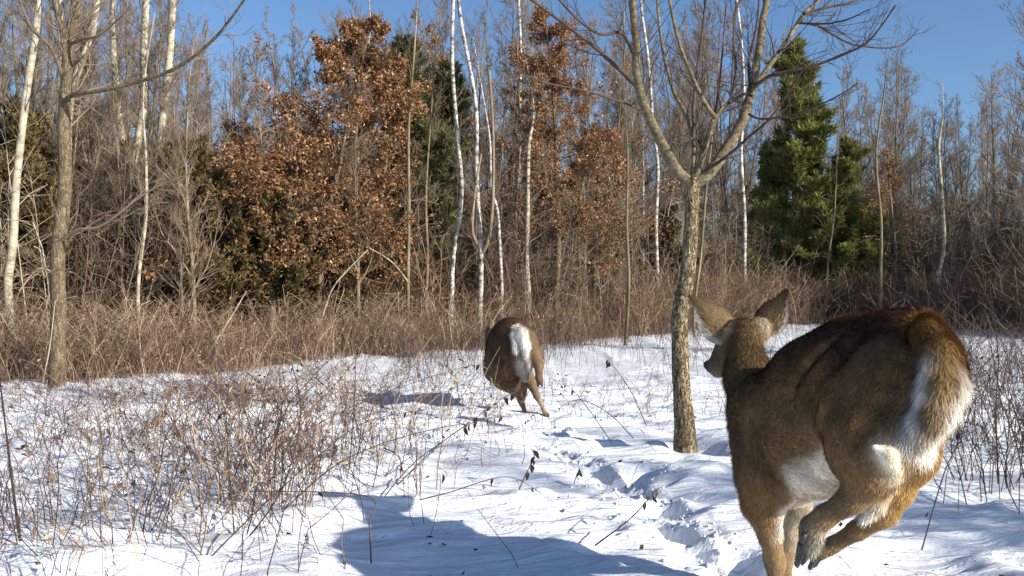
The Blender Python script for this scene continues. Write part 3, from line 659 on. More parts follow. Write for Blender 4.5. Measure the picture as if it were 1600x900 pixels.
for lst, r0, r1, dz in LIMBS:
    n = len(lst); pts = px2(lst, [dz*k/(n-1) for k in range(n)])
    q_, r_ = resample(pts, np.linspace(r0, r1, n)*D0/F, n*4)
    if r0 > 8:
        V, q = noisy_trunk(pts, np.linspace(r0, r1, n)*D0/F, n*12, 20, 0.03); part('limb', V, [q], M['limb'], mp)
        twigs(ST, q_, r0*D0/F*0.35, 14, 0.62, 2, 0.3, 4, nsub=4, rmin=0.0017, up=0.35)
    else:
        V_, f_, _ = (lambda t: (t.add(q_, r_, 9), t.build(0.03))[1])(Tubes())
        part('branch', V_, f_, M['limb'] if r0 > 3.7 else M['twig_red'], mp)
        twigs(ST, q_, r_[0]*0.8, 11, 0.40, 1, 0.12, 3, nsub=4, rmin=0.0016, up=0.35)
V_, f_, _ = ST.build(); tag(part('twigs', V_, f_, M['twig_red'], mp), kind='stuff')
# broken stub on the trunk
T = Tubes(); T.add(px2([(1063, 470), (1056, 462), (1053, 455)]), np.array([5, 3, 0.8])*D0/F, 6); pass
V_, f_, _ = T.build(); part('broken_stub', V_, f_, M['maple'], mp)

# ------------------------------------------------------------------ traced trees at the wood's edge
def traced(name, label, cat, lst, d, rpx, mt, tw=30, tl=1.2, dep=2, lean=0.0, brs=(), twm='baretwig', amp=0.018, group=None, t0=0.35):
    n = len(lst); base = P(lst[0][0], lst[0][1], d); zg = gz(base[0], base[1])
    pts = np.array([P(a, b_, d+lean*k/(n-1)) for k, (a, b_) in enumerate(lst)])
    pts[1:, 0] += rng.normal(0, 0.035*d/17, n-1); pts[1:, 1] += rng.normal(0, 0.06, n-1)
    ld = unit(pts[-1]-pts[-2]); e1 = pts[-1]+ld*0.9+rng.normal(0, 0.06, 3); e2 = e1+ld*1.0+rng.normal(0, 0.1, 3)
    pts = np.vstack([[pts[0][0], pts[0][1], min(zg, pts[0][2])-0.15], pts, e1, e2])
    rad = np.r_[rpx[0], np.linspace(rpx[0], rpx[1], n), rpx[1]*0.5, rpx[1]*0.15]*d/F*(0.66 if mt in (M['birch'], M['bare']) else 1)
    t = thing(name, (pts[0][0], pts[0][1], zg), label, cat, group)
    V, q = noisy_trunk(pts, rad, max(24, n*12), 14, amp); part('trunk', V, [q], mt, t)
    T = Tubes(); qq, _ = resample(pts, rad, 24)
    twigs(T, qq, rad[0]*0.45, int(tw*1.4), tl, dep, t0, 3, (0.5, 1.1), nsub=4, rmin=0.003, up=0.5)
    for bl, br in brs:
        m_ = len(bl); bp = np.array([P(a, b_, d-0.15*k) for k, (a, b_) in enumerate(bl)])
        b2, r2 = resample(bp, np.linspace(br[0], br[1], m_)*d/F, m_*4)
        TT = Tubes(); TT.add(b2, r2, 7); V_, f_, _ = TT.build(0.03); part('branch', V_, f_, M[twm] if br[0] < 4 else mt, t)
        twigs(T, b2, r2[0]*0.6, 14, tl*0.7, 1, 0.1, 3, nsub=4, rmin=0.003, up=0.3)
    V_, f_, _ = T.build(); part('crown', V_, f_, M[twm], t)
    return t
traced('bare_tree', 'tall grey brown tree trunk at the left edge of the wood, nearest to the snow', 'tree',
  [(88, 608), (87, 500), (90, 400), (92, 300), (96, 200), (102, 130), (107, 60), (113, 0), (120, -120), (122, -260)], 9.6, (12.5, 6), M['greytree'], 26, 1.0, 2,
  brs=[([(97, 163), (117, 147), (167, 140), (247, 118), (290, 97), (333, 62), (360, 30), (385, -5)], (4, 1.5)), ([(98, 120), (80, 75), (50, 45), (30, 0)], (3.5, 1.5)),
       ([(106, 70), (128, 62), (160, 52), (205, 10)], (3, 1.2)), ([(104, 80), (92, 30), (80, -20)], (6, 3)), ([(90, 380), (120, 360), (160, 352), (230, 300), (300, 270)], (3.2, 1)), ([(89, 430), (60, 420), (30, 455)], (2.5, 1.2))])
AP = M['aspen']
for lst, d, r, lab, tw in (
  ([(20, 530), (17, 450), (22, 380), (27, 280), (38, 150), (47, 60), (56, 0), (66, -120)], 12.0, (7, 4.5), 'pale aspen trunk leaning right at the far left edge of the wood', 22),
  ([(236, 530), (238, 400), (242, 280), (250, 200), (258, 100), (270, 0), (280, -120)], 14.0, (7.5, 5), 'thick pale aspen with a cream trunk, rightmost of the tall aspens on the left', 26),
  ([(208, 520), (212, 400), (207, 290), (216, 170), (222, 60), (228, -60)], 14.8, (7, 5), 'pale aspen just left of the thickest cream aspen trunk', 26),
  ([(196, 520), (204, 400), (200, 270), (186, 160), (178, 60), (174, -60)], 15.6, (6, 4), 'knotty grey aspen behind the row of pale trunks on the left', 22),
  ([(112, 500), (108, 330), (118, 160), (138, 50), (150, -40)], 13.6, (6, 5), 'pale aspen trunk rising behind the nearest grey trunk', 20),
  ([(98, 470), (96, 260), (98, 120), (100, 0), (104, -80)], 14.6, (5.5, 4), 'cream aspen seen close against the left side of the nearest grey trunk', 16),
  ([(222, 560), (214, 500), (218, 430), (226, 340), (231, 250)], 12.6, (3.5, 2.2), 'thin twin stemmed sapling with pale bark in the left brush', 12)):
    traced('aspen_tree', lab, 'tree', lst, d, r, AP, tw, 1.2, 2, t0=0.45)
BI = M['birch']
for lst, d, r, lab, tw, br in (
  ([(706, 470), (711, 400), (717, 300), (711, 200), (707, 100), (710, 0), (712, -60)], 16.9, (5.6, 4.0), 'single slender white birch left of the forked birch clump', 14, []),
  ([(750, 500), (751, 400), (748, 320), (746, 255), (738, 160), (722, 40), (716, -20)], 17.0, (6.4, 3.8), 'white birch clump with forked stems behind the leaping far deer', 14, [([(751, 400), (763, 372), (770, 310), (770, 200), (764, 110)], (3.6, 2)), ([(748, 385), (738, 360), (742, 300), (752, 240)], (3, 1.5))]),
  ([(784, 450), (783, 380), (779, 330), (771, 290), (768, 220)], 17.2, (4, 2.6), 'thin white birch stem just right of the forked birch clump', 10, []),
  ([(1027, 430), (1027, 350), (1024, 260), (1020, 190), (1014, 100), (1008, 0), (1004, -50)], 22.5, (4.6, 3), 'white birch standing behind the left limb of the forked tree', 14, []),
  ([(1163, 420), (1164, 340), (1160, 240), (1163, 150), (1158, 70), (1147, -10)], 25.0, (4.8, 3), 'white birch standing beside the green pine', 14, []),
  ([(359+160, 500), (518, 420), (516, 300), (512, 240)], 16.8, (3.6, 2.4), 'short white birch stem under the rust coloured oak', 6, []),
  ([(467, 505), (471, 450), (478, 400)], 16.2, (3.0, 2), 'short white birch stem leaning at the left of the oak', 4, []),
  ([(826, 470), (825, 400), (827, 310), (824, 230)], 18.6, (4.2, 3), 'cream coloured trunk below the right hand rusty oak', 8, []),
  ([(1005, 400), (1004, 370), (1005, 280)], 23.0, (3.0, 2), 'faint pale stem in the thicket left of the white birch', 4, []),
  ([(1466, 440), (1471, 380), (1468, 300), (1466, 230)], 24.0, (3.0, 2), 'pale thin stem among the bare trees at the right', 8, []),
  ([(812, 180), (815, 90), (811, 0), (809, -60)], 21.0, (3.6, 3), 'white birch top rising behind the right hand rusty oak', 6, []),
  ([(556, 470), (552, 360), (555, 250), (566, 110)], 17.2, (4.2, 2.6), 'tan trunk in front of the tallest rusty oak', 10, [])):
    traced('birch_tree' if 'birch' in lab else 'pale_tree', lab, 'tree', lst, d, r, BI if 'birch' in lab else AP, tw, 1.0, 1, brs=br, twm='baretwig')
for lst, d, r, lab in (
  ([(638, 520), (637, 430), (635, 330), (640, 200), (648, 80)], 15.8, (5, 2.5), 'straight tan sapling standing at the snow edge left of the birches'),
  ([(978, 530), (981, 440), (982, 350), (978, 250)], 17.0, (4.5, 2.5), 'dark straight sapling at the snow edge left of the forked tree'),
  ([(527, 540), (535, 480), (540, 400), (536, 300)], 16.2, (3.6, 2), 'brown sapling rising from the brush below the oak leaves'),
  ([(665, 480), (668, 400), (667, 300), (672, 150)], 17.2, (4, 2), 'brown sapling right of the straight tan sapling'),
  ([(1085, 480), (1098, 400), (1104, 300), (1110, 200)], 19.0, (3.6, 2), 'brown sapling just right of the forked tree trunk'),
  ([(1376, 440), (1378, 350), (1372, 240), (1378, 150)], 24.0, (4, 2), 'slim bare tree just right of the green pine'),
  ([(1290, 470), (1298, 400), (1300, 330), (1310, 230)], 25.5, (3, 1.5), 'pale bare shrub stem in front of the green pine')):
    traced('sapling', lab, 'tree', lst, d, r, M['bare'], 14, 1.0, 2, group=None)
for lst, d, r, lab in (
  ([(487, 545), (505, 490), (520, 450), (545, 420), (575, 390)], 14.5, (3, 1.6), 'pale fallen branch leaning up to the right below the oak'),
  ([(637, 440), (615, 412), (585, 392), (545, 376)], 15.6, (2.6, 1.2), 'pale bent branch arching left from the tan sapling'),
  ([(66, 600), (78, 540), (86, 470)], 9.2, (2, 1.2), 'pale thin pole leaning against the nearest left trunk'),
  ([(130, 540), (165, 510), (205, 485), (235, 470)], 12.2, (3.2, 1.6), 'pale fallen limb slanting through the left brush'),
  ([(310, 590), (330, 545), (355, 505), (385, 455)], 11.6, (3.2, 1.4), 'long pale stick leaning right in the brush')):
    t = thing('leaning_branch', tuple(P(*lst[0], d)), lab, 'branch'); TT = Tubes()
    b2, r2 = resample(np.array([P(a, b_, d) for a, b_ in lst]), np.linspace(*r, len(lst))*d/F, len(lst)*4); r2 = r2*0.62; TT.add(b2, r2, 6); twigs(TT, b2, r2[0]*0.6, 5, 0.35, 0, 0.3)
    V_, f_, _ = TT.build(0.04); part('stick', V_, f_, AP, t)

# ------------------------------------------------------------------ leafy oaks, cedars, pines
def oak(px, d, pytop, label, prof, nb=44, nleaf=9000, lean=0.0, lsize=0.066, zlow=0.28):
    b0 = loc_at(px, d); h = hfor(pytop, d); t = thing('oak_tree', tuple(b0), label, 'tree')
    pts, rad = limb(b0, (lean, 0, 1), h*0.97, 0.085, 0.012, 12, 0.035, 0.1)
    V, q = noisy_trunk(pts, rad, 60, 12, 0.05); part('trunk', V, [q], M['bare'], t)
    T = Tubes(); tips = []
    for k in range(nb):
        u = zlow+(1-zlow)*(k+rng.random())/nb; p, dr = along(pts, min(u, 0.999)); az = rng.uniform(0, 2*PI)
        w = prof(u)*rng.uniform(0.45, 1.35); d_ = unit(np.array([math.cos(az), math.sin(az)*0.9, rng.uniform(0.05, 0.8)]))
        q_, r_ = limb(p, d_, w, 0.02*(1.2-u), 0.005, 6, 0.14, 0.2); T.add(q_, r_, 4); tips.append((q_, 1))
        twigs(T, q_, 0.012, 9, w*0.42, 1, 0.15, 3, (0.4, 1.1), 0.1, 4, tips, rmin=0.003)
    V_, f_, _ = T.build(); part('branches', V_, f_, M['bare'], t)
    pos, dirs = [], []
    wts = np.array([1.0 if dd == 0 else 1.4 for _, dd in tips]); wts *= np.clip(rng.normal(1, 0.6, len(wts)), 0.05, 3); wts /= wts.sum()
    for i in rng.choice(len(tips), nleaf, p=wts):
        qv = tips[i][0]; p, dr = along(qv, rng.uniform(0.25, 1.0)); pos.append(p+rng.normal(0, 0.035, 3)); dirs.append(dr+np.array([0, 0, -0.6]))
    V_, f_, C_ = leaves_mesh(np.array(pos), np.array(dirs), lsize)
    tag(part('leaves', V_, f_, M['oakleaf'], t, smooth=False, colors=C_), kind='stuff'); return t
def bell(w, top=0.98, k=0.75): return lambda u: w*max(0.14, (1-u/top if u < top else 0))**k if u > 0.25 else w*0.7
oak(492, 16.0, 18, 'tallest oak still holding rust brown leaves, left of centre', lambda u: 0.32+1.45*sm(1.1, 0.5, u)*(0.6+0.6*math.sin(u*19)**2), 60, 32000)
oak(560, 17.0, 90, 'rusty leaved oak close on the right of the tallest oak', lambda u: 0.3+1.0*sm(1.0, 0.5, u), 38, 7500)
oak(440, 15.0, 230, 'low spreading rusty oak in front of the tallest oak', lambda u: 0.5+1.5*sm(1.0, 0.5, u), 44, 20000)
oak(865, 19.2, 5, 'rusty leaved oak right of the white birches', lambda u: 0.3+1.25*sm(1.1, 0.5, u)*(0.6+0.6*math.sin(u*16)**2), 56, 23000)
oak(355, 14.6, 285, 'low rusty oak sprawling left of the tallest oak', lambda u: 0.5+1.2*sm(1.0, 0.5, u), 40, 11000)
oak(362, 17.0, 180, 'small rusty oak between the aspens and the tallest oak', lambda u: 0.3+1.0*sm(1.0, 0.4, u), 38, 9000)
oak(150, 14.5, 210, 'sparse rusty oak behind the nearest left trunk', lambda u: 0.3+1.0*sm(1.0, 0.4, u), 34, 5000)
oak(925, 20.5, 190, 'thinly leaved rusty oak left of the forked tree', lambda u: 0.4+1.2*sm(1.0, 0.4, u), 36, 7000)
oak(600, 16.6, 345, 'short rusty leaved oak sapling under the tall oaks', lambda u: 0.3+0.5*sm(1.0, 0.4, u), 22, 2600, zlow=0.35)
oak(740, 21, 30, 'reddish thin leaved oak behind the forked birch clump', lambda u: 0.3+0.8*sm(1.0, 0.5, u), 34, 3000)
oak(1400, 26, 235, 'dull rusty oak among the bare trees right of the pine', lambda u: 0.3+1.1*sm(1.0, 0.4, u), 30, 3500)
oak(60, 16.0, 190, 'dull brown leaved oak at the far left of the wood', lambda u: 0.3+1.0*sm(1.0, 0.4, u), 34, 5000)

CONI = {}
def conifer_mesh(key, mt, h, width, ntuft, tl, tw_, k, upd, dense=3, kk=5):
    pts, rad = limb((0, 0, 0), (0, 0, 1), h, 0.07, 0.008, 10, 0.015, 0.1); V, q = noisy_trunk(pts, rad, 40, 10, 0.05)
    T = Tubes(); segs = []; nb = int(h*15)
    for i in range(nb):
        u = 0.02+0.98*((i+rng.random())/nb); p, _ = along(pts, min(u, 0.999)); az = rng.uniform(0, 2*PI)
        w = width*(1-u)**k*rng.uniform(0.45, 1.2)+0.08
        q_, r_ = limb(p, (math.cos(az), math.sin(az), upd*0.5+0.5*u), w, 0.012, 0.004, 5, 0.08, upd); T.add(q_, r_, 3); segs.append((q_, w))
        for j in range(dense+int(w*4)):
            p2, dr = along(q_, rng.uniform(0.25, 1)); q2, r2 = limb(p2, side_dir(dr, rng.uniform(0.5, 0.9)), w*0.33*rng.uniform(.6, 1.2), 0.005, 0.002, 3, 0.1, upd); T.add(q2, r2, 3); segs.append((q2, w*0.4))
    a = T.build()
    wt_ = np.array([s_[1] for s_ in segs])**0.8+0.1; wt_ *= rng.uniform(0.1, 1.6, len(segs)); wt_ /= wt_.sum(); ii = rng.choice(len(segs), ntuft, p=wt_)
    pos = np.zeros((ntuft, 3)); dirs = np.zeros((ntuft, 3))
    for n_, i in enumerate(ii):
        p, dr = along(segs[i][0], rng.uniform(0.2, 1.0)**0.7); pos[n_] = p+rng.normal(0, 0.03, 3); dirs[n_] = dr*0.6+np.array([0, 0, 0.35])
    lv, lf, lc = leaves_mesh(np.repeat(pos, kk, 0), np.repeat(dirs, kk, 0), tl, tw_/tl, 0.42)
    CONI.setdefault(key, []).append((h, width, make_mesh('trunk', V, [q], M['bare']), make_mesh('branches', a[0], a[1], M['bare']), make_mesh('needles', lv, lf, M[mt], smooth=False, colors=lc)))
for z_ in range(2): conifer_mesh('pine', 'pine', 8.0, 1.9, 18000, 0.19, 0.012, 0.66, 0.9)
conifer_mesh('olivepine', 'olivepine', 8.0, 1.9, 10000, 0.19, 0.014, 0.7, 0.9)
for z_ in range(3): conifer_mesh('cedar', 'cedar', 4.0, 1.25, 8500, 0.11, 0.045, 0.5, 0.9, kk=3)
def conifer(name, px, d, pytop, label, width, mt, ntuft=0, **kw_):
    b0 = loc_at(px, d); h = hfor(pytop, d); t = thing(name, tuple(b0), label, 'tree', rz=rng.uniform(0, 6.28))
    L_ = CONI[mt]; h0, w0, a, b_, c = L_[int(rng.integers(len(L_)))]
    t.scale = (width/w0, width/w0, h/h0)
    link('trunk', a, t); link('branches', b_, t); tag(link('needles', c, t), kind='stuff'); return t
conifer('pine_tree', 1252, 27.5, 82, 'tall green pine with a pointed top, right of the forked tree', 2.7, 'pine', 52000, upd=0.9, k=0.85)
conifer('pine_tree', 1315, 27.0, 225, 'lower yellow green pine against the right side of the tall green pine', 2.2, 'pine', 36000, upd=0.8, k=0.75)
conifer('pine_tree', 1205, 28.5, 235, 'short green pine against the left side of the tall green pine', 1.5, 'pine', 18000, upd=0.8, k=0.5)
conifer('pine_tree', 640, 18.6, 62, 'dull olive pine rising behind the oaks', 2.3, 'olivepine', 12000, upd=0.9, k=0.6)
conifer('pine_tree', 690, 20.5, 105, 'dull olive pine behind the single white birch', 2.0, 'olivepine', 8000, upd=0.9, k=0.6)
conifer('pine_tree', 960, 24.0, 210, 'dull olive pine deep in the wood left of the forked tree', 1.3, 'olivepine', 7000, upd=0.9, k=0.6)
for px, d, py, w, n_, lab in (
  (18, 13.0, 185, 1.1, 9000, 'brown green cedar at the far left edge of the wood'),
  (110, 14.0, 260, 1.2, 8000, 'brown green cedar behind the nearest left trunk'),
  (292, 13.9, 228, 1.0, 9000, 'rounded olive brown cedar right of the pale aspens'),
  (345, 14.0, 290, 1.1, 9000, 'broad dark cedar under the small rusty oak'),
  (425, 14.6, 300, 1.2, 10000, 'dark cedar in the shade below the tallest oak'),
  (510, 16.8, 330, 1.1, 8000, 'dark cedar behind the short birch stems'),
  (235, 17.0, 330, 1.2, 8000, 'low cedar filling the gap behind the aspens'),
  (790, 21.0, 330, 1.2, 6000, 'low olive cedar behind the thin birch stem'),
  (1580, 25.0, 355, 1.5, 8000, 'dark cedar at the right edge of the wood'),
    (575, 21.0, 335, 1.5, 7000, 'dark cedar deep between the rusty oaks and the tan sapling'),
    (660, 20.5, 350, 1.5, 7000, 'dark cedar deep behind the tan saplings'),
    (730, 22.0, 340, 1.5, 7000, 'dark cedar deep behind the two leftmost birches'),
    (870, 22.5, 330, 1.6, 7000, 'dark cedar deep behind the right hand rusty oak'),
    (945, 23.0, 345, 1.5, 6000, 'dark cedar deep behind the dark straight sapling'),
    (1035, 23.5, 335, 1.6, 6000, 'dark cedar deep behind the birch at the left limb'),
    (70, 18.5, 280, 1.6, 8000, 'dark cedar deep between the leftmost aspen and the grey trunk'),
    (180, 18.5, 300, 1.5, 8000, 'dark cedar deep behind the row of aspens')):
    conifer('cedar_tree', px, d, py, lab, w, 'cedar', n_, tl=0.11, tw_=0.02, k=0.45, upd=0.9)

# ------------------------------------------------------------------ bare background trees (shared meshes)
def bare_template(h, r0, nb, spread, seed, up=0.6, fork=0.0):
    T0, T1 = Tubes(), Tubes()
    pts, rad = limb((0, 0, -0.1), (rng.normal(0, .03), rng.normal(0, .03), 1), h, r0, 0.008, 12, 0.045, 0.15)
    q_, r_ = resample(pts, rad, 30); T0.add(q_, r_, 7)
    for k in range(nb):
        u = 0.22+0.76*(k+rng.random())/nb; p, dr = along(pts, min(u, 0.99)); d = side_dir(dr, rng.uniform(0.45, 0.95))
        ln = spread*(1.15-u*0.85)*rng.uniform(0.5, 1.2); rr = r0*(1.05-u)*0.42+0.004
        q2, r2 = limb(p, d, ln, rr, 0.004, 7, 0.14, up); T1.add(q2, r2, 4)
        twigs(T1, q2, rr, 10, ln*0.5, 1, 0.1, 3, (0.35, 1.0), 0.5, 7, rmin=0.0035)
    a = T0.build(); b_ = T1.build()
    return make_mesh('trunk', a[0], a[1], M['bare']), make_mesh('crown', b_[0], b_[1], M['baretwig'])
TPL = [bare_template(8, 0.05, 30, 1.5, 0), bare_template(8, 0.045, 26, 1.2, 1, 1.0), bare_template(8, 0.065, 34, 2.0, 2), bare_template(8, 0.05, 36, 1.7, 3, 0.9), bare_template(8, 0.04, 22, 1.0, 4, 1.2), bare_template(8, 0.06, 38, 2.2, 5, 0.5)]
def place(k, px, d, h, label, group, rz=None):
    b0 = loc_at(px, d); t = thing('bare_tree', tuple(b0), label, 'tree', group, rng.uniform(0, 6.28) if rz is None else rz, h/8)
    link('trunk', TPL[k][0], t); link('crown', TPL[k][1], t); return t
TOPX = [0, 200, 320, 420, 520, 700, 900, 1000, 1150, 1300, 1400, 1450, 1500, 1600]
TOPY = [-60, -60, 60, 40, 10, -20, -20, 0, 0, 100, 95, 165, 140, 90]
ZONES = ((150, 'behind the leftmost aspen'), (300, 'behind the row of pale aspens'), (620, 'around the tall rusty oaks'), (800, 'around the white birch clump'), (960, 'around the right hand rusty oak'), (1180, 'seen through the forked tree'), (1360, 'around the green pines'), (9999, 'at the right end of the wood'))
for row, (dmin, dmax, cnt, adj) in enumerate(((1.0, 4.5, 84, 'slender leafless tree at the front of the wood'), (5, 10, 80, 'leafless tree in the middle of the wood'), (11, 20, 70, 'far leafless tree deep in the wood'))):
    for i in range(cnt):
        px = -60+1720*(i+rng.uniform(0.1, 0.9))/cnt
        d = float(np.interp(px, PXE, DE))+rng.uniform(dmin, dmax)
        top = np.interp(px, TOPX, TOPY)+(rng.uniform(-20, 260) if row == 0 else rng.uniform(0, 90))
        if 1200 < px < 1330 and row == 0: continue
        place(int(rng.integers(6)), px, d, hfor(top, d), adj+' '+next(z for e_, z in ZONES if px < e_), 'leafless trees of the wood')
for i in range(56):
    px = rng.uniform(-700, -60) if i % 2 else rng.uniform(1660, 2250); d = float(np.interp(px, PXE, DE))+rng.uniform(1, 12)
    place(int(rng.integers(6)), px, d, rng.uniform(6, 10), 'leafless tree of the wood beyond the '+('left' if px < 0 else 'right')+' edge of the photograph', 'leafless trees of the wood')
place(5, 1640, 13.0, hfor(-150, 13), 'bare tree whose dark twigs reach in at the top right corner', None)
place(2, 1395, 28.0, hfor(88, 28), 'round topped bare tree against the sky right of the pine', None)
place(3, 1345, 27.0, hfor(100, 27), 'bare tree rising between the pine and the round topped bare tree', None)
place(5, 1550, 30.0, hfor(118, 30), 'spreading bare tree against the sky at the right', None)
# trees out of frame at the right whose twigs shade the snow
for x, y, k, h in ((6.7, 1.5, 2, 4.2), (8.4, 0.2, 5, 5.0), (9.8, -0.7, 5, 5.6), (7.5, 0.9, 3, 4.4), (10.6, 0.2, 2, 5.6)):
    t = thing('bare_tree', (x, y, gz(x, y)-0.03), 'leafless tree beside the clearing, outside the right of the photograph', 'tree', 'trees beside the clearing', rng.uniform(0, 6), h/8)
    link('trunk', TPL[k][0], t); link('crown', TPL[k][1], t)

# ------------------------------------------------------------------ brush and thicket (uncountable)
def stems(N_, xs, ys, hmin, hmax, r, side=4, sl=0.25, lean=0.18, leafy=0.0, crange=(0, 1), bend=0.25, tri=4):
    """vectorised dry stems; returns V, faces, colour"""
    z = ground(xs, ys)-0.02; h = rng.uniform(hmin, hmax, N_)*rng.uniform(0.7, 1, N_)
    b0 = np.stack([xs, ys, z], 1); l = rng.normal(0, lean, (N_, 3)); l[:, 2] = 1; l /= np.linalg.norm(l, axis=1, keepdims=True)
    bd = rng.normal(0, bend, (N_, 3)); bd[:, 2] = -np.abs(bd[:, 2])*0.5
    u = np.linspace(0, 1, tri)
    Pt = b0[:, None]+l[:, None]*(h[:, None, None]*u[None, :, None])+bd[:, None]*(h[:, None, None]*(u**2)[None, :, None])
    Pt[:, 1:] += rng.normal(0, 0.012, (N_, tri-1, 3))
    R = (r*rng.uniform(0.6, 1.4, N_))[:, None]*np.linspace(1, 0.4, tri)[None]
    col = rng.uniform(*crange, N_)
    sets = [(Pt, R, col)]
    if side:
        k = np.repeat(np.arange(N_), side); t = rng.uniform(0.25, 0.98, len(k)); seg = np.minimum((t*(tri-1)).astype(int), tri-2); f = (t*(tri-1)-seg)[:, None]
        p = Pt[k, seg]*(1-f)+Pt[k, seg+1]*f; dr = rng.normal(0, 1, (len(k), 3)); dr[:, 2] = np.abs(dr[:, 2])*0.9+0.35; dr /= np.linalg.norm(dr, axis=1, keepdims=True)
        ln = (sl*h[k]*rng.uniform(0.3, 1.2, len(k)))[:, None]
        mid = p+dr*ln*0.5+rng.normal(0, 0.012, (len(k), 3)); tip = p+dr*ln+np.stack([0*t, 0*t, -0.15*ln[:, 0]], 1)
        sets.append((np.stack([p, mid, tip], 1), np.stack([r*0.55+0*t, r*0.45+0*t, r*0.3+0*t], 1), col[k]))
    Vs, Fs, Cs, off = [], [], [], 0
    for Pt_, R_, c_ in sets:
        n, K = R_.shape; a = np.arange(3)*2*PI/3+rng.uniform(0, 6, (n, 1))
        ax = Pt_[:, -1]-Pt_[:, 0]; ax /= np.linalg.norm(ax, axis=1, keepdims=True)+1e-9
        U = np.cross(ax, np.array([[0.31, 0.87, 0.2]])); U /= np.linalg.norm(U, axis=1, keepdims=True)+1e-9; Bn = np.cross(ax, U)
        ring = U[:, None]*np.cos(a)[..., None]+Bn[:, None]*np.sin(a)[..., None]
        V = (Pt_[:, :, None]+ring[:, None]*R_[:, :, None, None]).reshape(-1, 3)
        base = (np.arange(n)*K*3)[:, None, None]+off; i = np.arange(K-1)[None, :, None]*3; j = np.arange(3)[None, None]; j2 = (j+1) % 3
        Fs.append(np.stack([base+i+j, base+i+j2, base+i+3+j2, base+i+3+j], -1).reshape(-1, 4)); Vs.append(V); Cs.append(np.repeat(c_, K*3)); off += len(V)
    V = np.concatenate(Vs); C = np.concatenate(Cs); Fs = [np.concatenate(Fs)]
    if leafy:
        nl = int(N_*leafy); k = rng.integers(0, N_, nl); t = rng.uniform(0.3, 1, nl)[:, None]; i = np.minimum((t[:, 0]*(tri-1)).astype(int), tri-2)
        p = Pt[k, i]*(1-(t*(tri-1)-i[:, None]))+Pt[k, i+1]*(t*(tri-1)-i[:, None])+rng.normal(0, 0.02, (nl, 3))
        lv, lf, lc = leaves_mesh(p, np.tile([[0.0, 0, -0.3]], (nl, 1)), 0.045, 0.45, 0.8)
        Fs = [Fs[0]]+[f+len(V) for f in lf]; V = np.concatenate([V, lv]); C = np.concatenate([C, lc[:, 0]])
    return V, Fs, np.repeat(C[:, None], 3, 1)
def scatter(n, dmin, dmax, p0, p1, patch=0.0, dens=1.6):
    px = rng.uniform(p0, p1, n*2); e = np.interp(px, PXE, DE); d = e+dmin+(dmax-dmin)*rng.random(n*2)**dens
    x = (px-800)/F*d; keep = noise2(x*0.7+5, d*0.7) > patch-0.35*rng.random(n*2); x, d = x[keep][:n], d[keep][:n]; return x, d
def stuff(name, label, cat, mt, args, **k):
    x, y = args; V, f, c = stems(len(x), x, y, **k)
    return tag(link(name, make_mesh(name, V, f, M[mt], smooth=False, colors=c)), label, cat, kind='stuff')
def patch_meshes(name, mt, nvar, per, rad, **k):
    """a few clumps of stems, later strewn by geometry nodes"""
    global ground
    out, g0 = [], ground; ground = lambda x, y: np.zeros_like(np.asarray(x, float))
    for v in range(nvar):
        a = rng.uniform(0, 2*PI, per); q = rad*np.sqrt(rng.random(per)); V, f, c = stems(per, q*np.cos(a), q*np.sin(a), **k)
        o = bpy.data.objects.new(name, make_mesh(name, V, f, M[mt], smooth=False, colors=c)); out.append(o)
    ground = g0; return out
def strew(name, label, cat, tmpl, args, smin=0.75, smax=1.2):
    x, y = args; n = len(x); me = bpy.data.meshes.new(name); me.vertices.add(n)
    me.vertices.foreach_set('co', np.stack([x, y, ground(x, y)-0.02], 1).astype(np.float32).ravel())
    a = me.attributes.new('turn', 'FLOAT_VECTOR', 'POINT'); r_ = rng.normal(0, 0.06, (n, 3)); r_[:, 2] = rng.uniform(0, 2*PI, n); a.data.foreach_set('vector', r_.astype(np.float32).ravel())
    a = me.attributes.new('size', 'FLOAT', 'POINT'); a.data.foreach_set('value', rng.uniform(smin, smax, n).astype(np.float32))
    a = me.attributes.new('pick', 'INT', 'POINT'); a.data.foreach_set('value', rng.integers(0, len(tmpl), n).astype(np.int32))
    o = link(name, me); me.update()
    g = bpy.data.node_groups.new(name+'_strewing', 'GeometryNodeTree'); g.interface.new_socket('Geometry', in_out='INPUT', socket_type='NodeSocketGeometry'); g.interface.new_socket('Geometry', in_out='OUTPUT', socket_type='NodeSocketGeometry')
    N, L = g.nodes, g.links; gi = N.new('NodeGroupInput'); go = N.new('NodeGroupOutput'); ip = N.new('GeometryNodeInstanceOnPoints'); jn = N.new('GeometryNodeJoinGeometry')
    for t_ in tmpl:
        oi = N.new('GeometryNodeObjectInfo'); oi.inputs['Object'].default_value = t_; oi.inputs['As Instance'].default_value = True; L.new(oi.outputs['Geometry'], jn.inputs[0])
    def na(nm, ty):
        q = N.new('GeometryNodeInputNamedAttribute'); q.data_type = ty; q.inputs['Name'].default_value = nm; return q.outputs['Attribute']
    L.new(gi.outputs[0], ip.inputs['Points']); L.new(jn.outputs[0], ip.inputs['Instance']); ip.inputs['Pick Instance'].default_value = True
    L.new(na('pick', 'INT'), ip.inputs['Instance Index']); L.new(na('turn', 'FLOAT_VECTOR'), ip.inputs['Rotation']); L.new(na('size', 'FLOAT'), ip.inputs['Scale'])
    L.new(ip.outputs[0], go.inputs[0]); md = o.modifiers.new('strewing', 'NODES'); md.node_group = g
    return tag(o, label, cat, kind='stuff')
cat2 = lambda *a: [np.concatenate(q) for q in zip(*a)]
M['screen'] = leafmat('grey_tan_sapling_stems', [(0, (0.09, 0.065, 0.045)), (0.4, (0.21, 0.165, 0.12)), (0.75, (0.38, 0.32, 0.24)), (1, (0.64, 0.57, 0.46))], 0.6, 0.05)
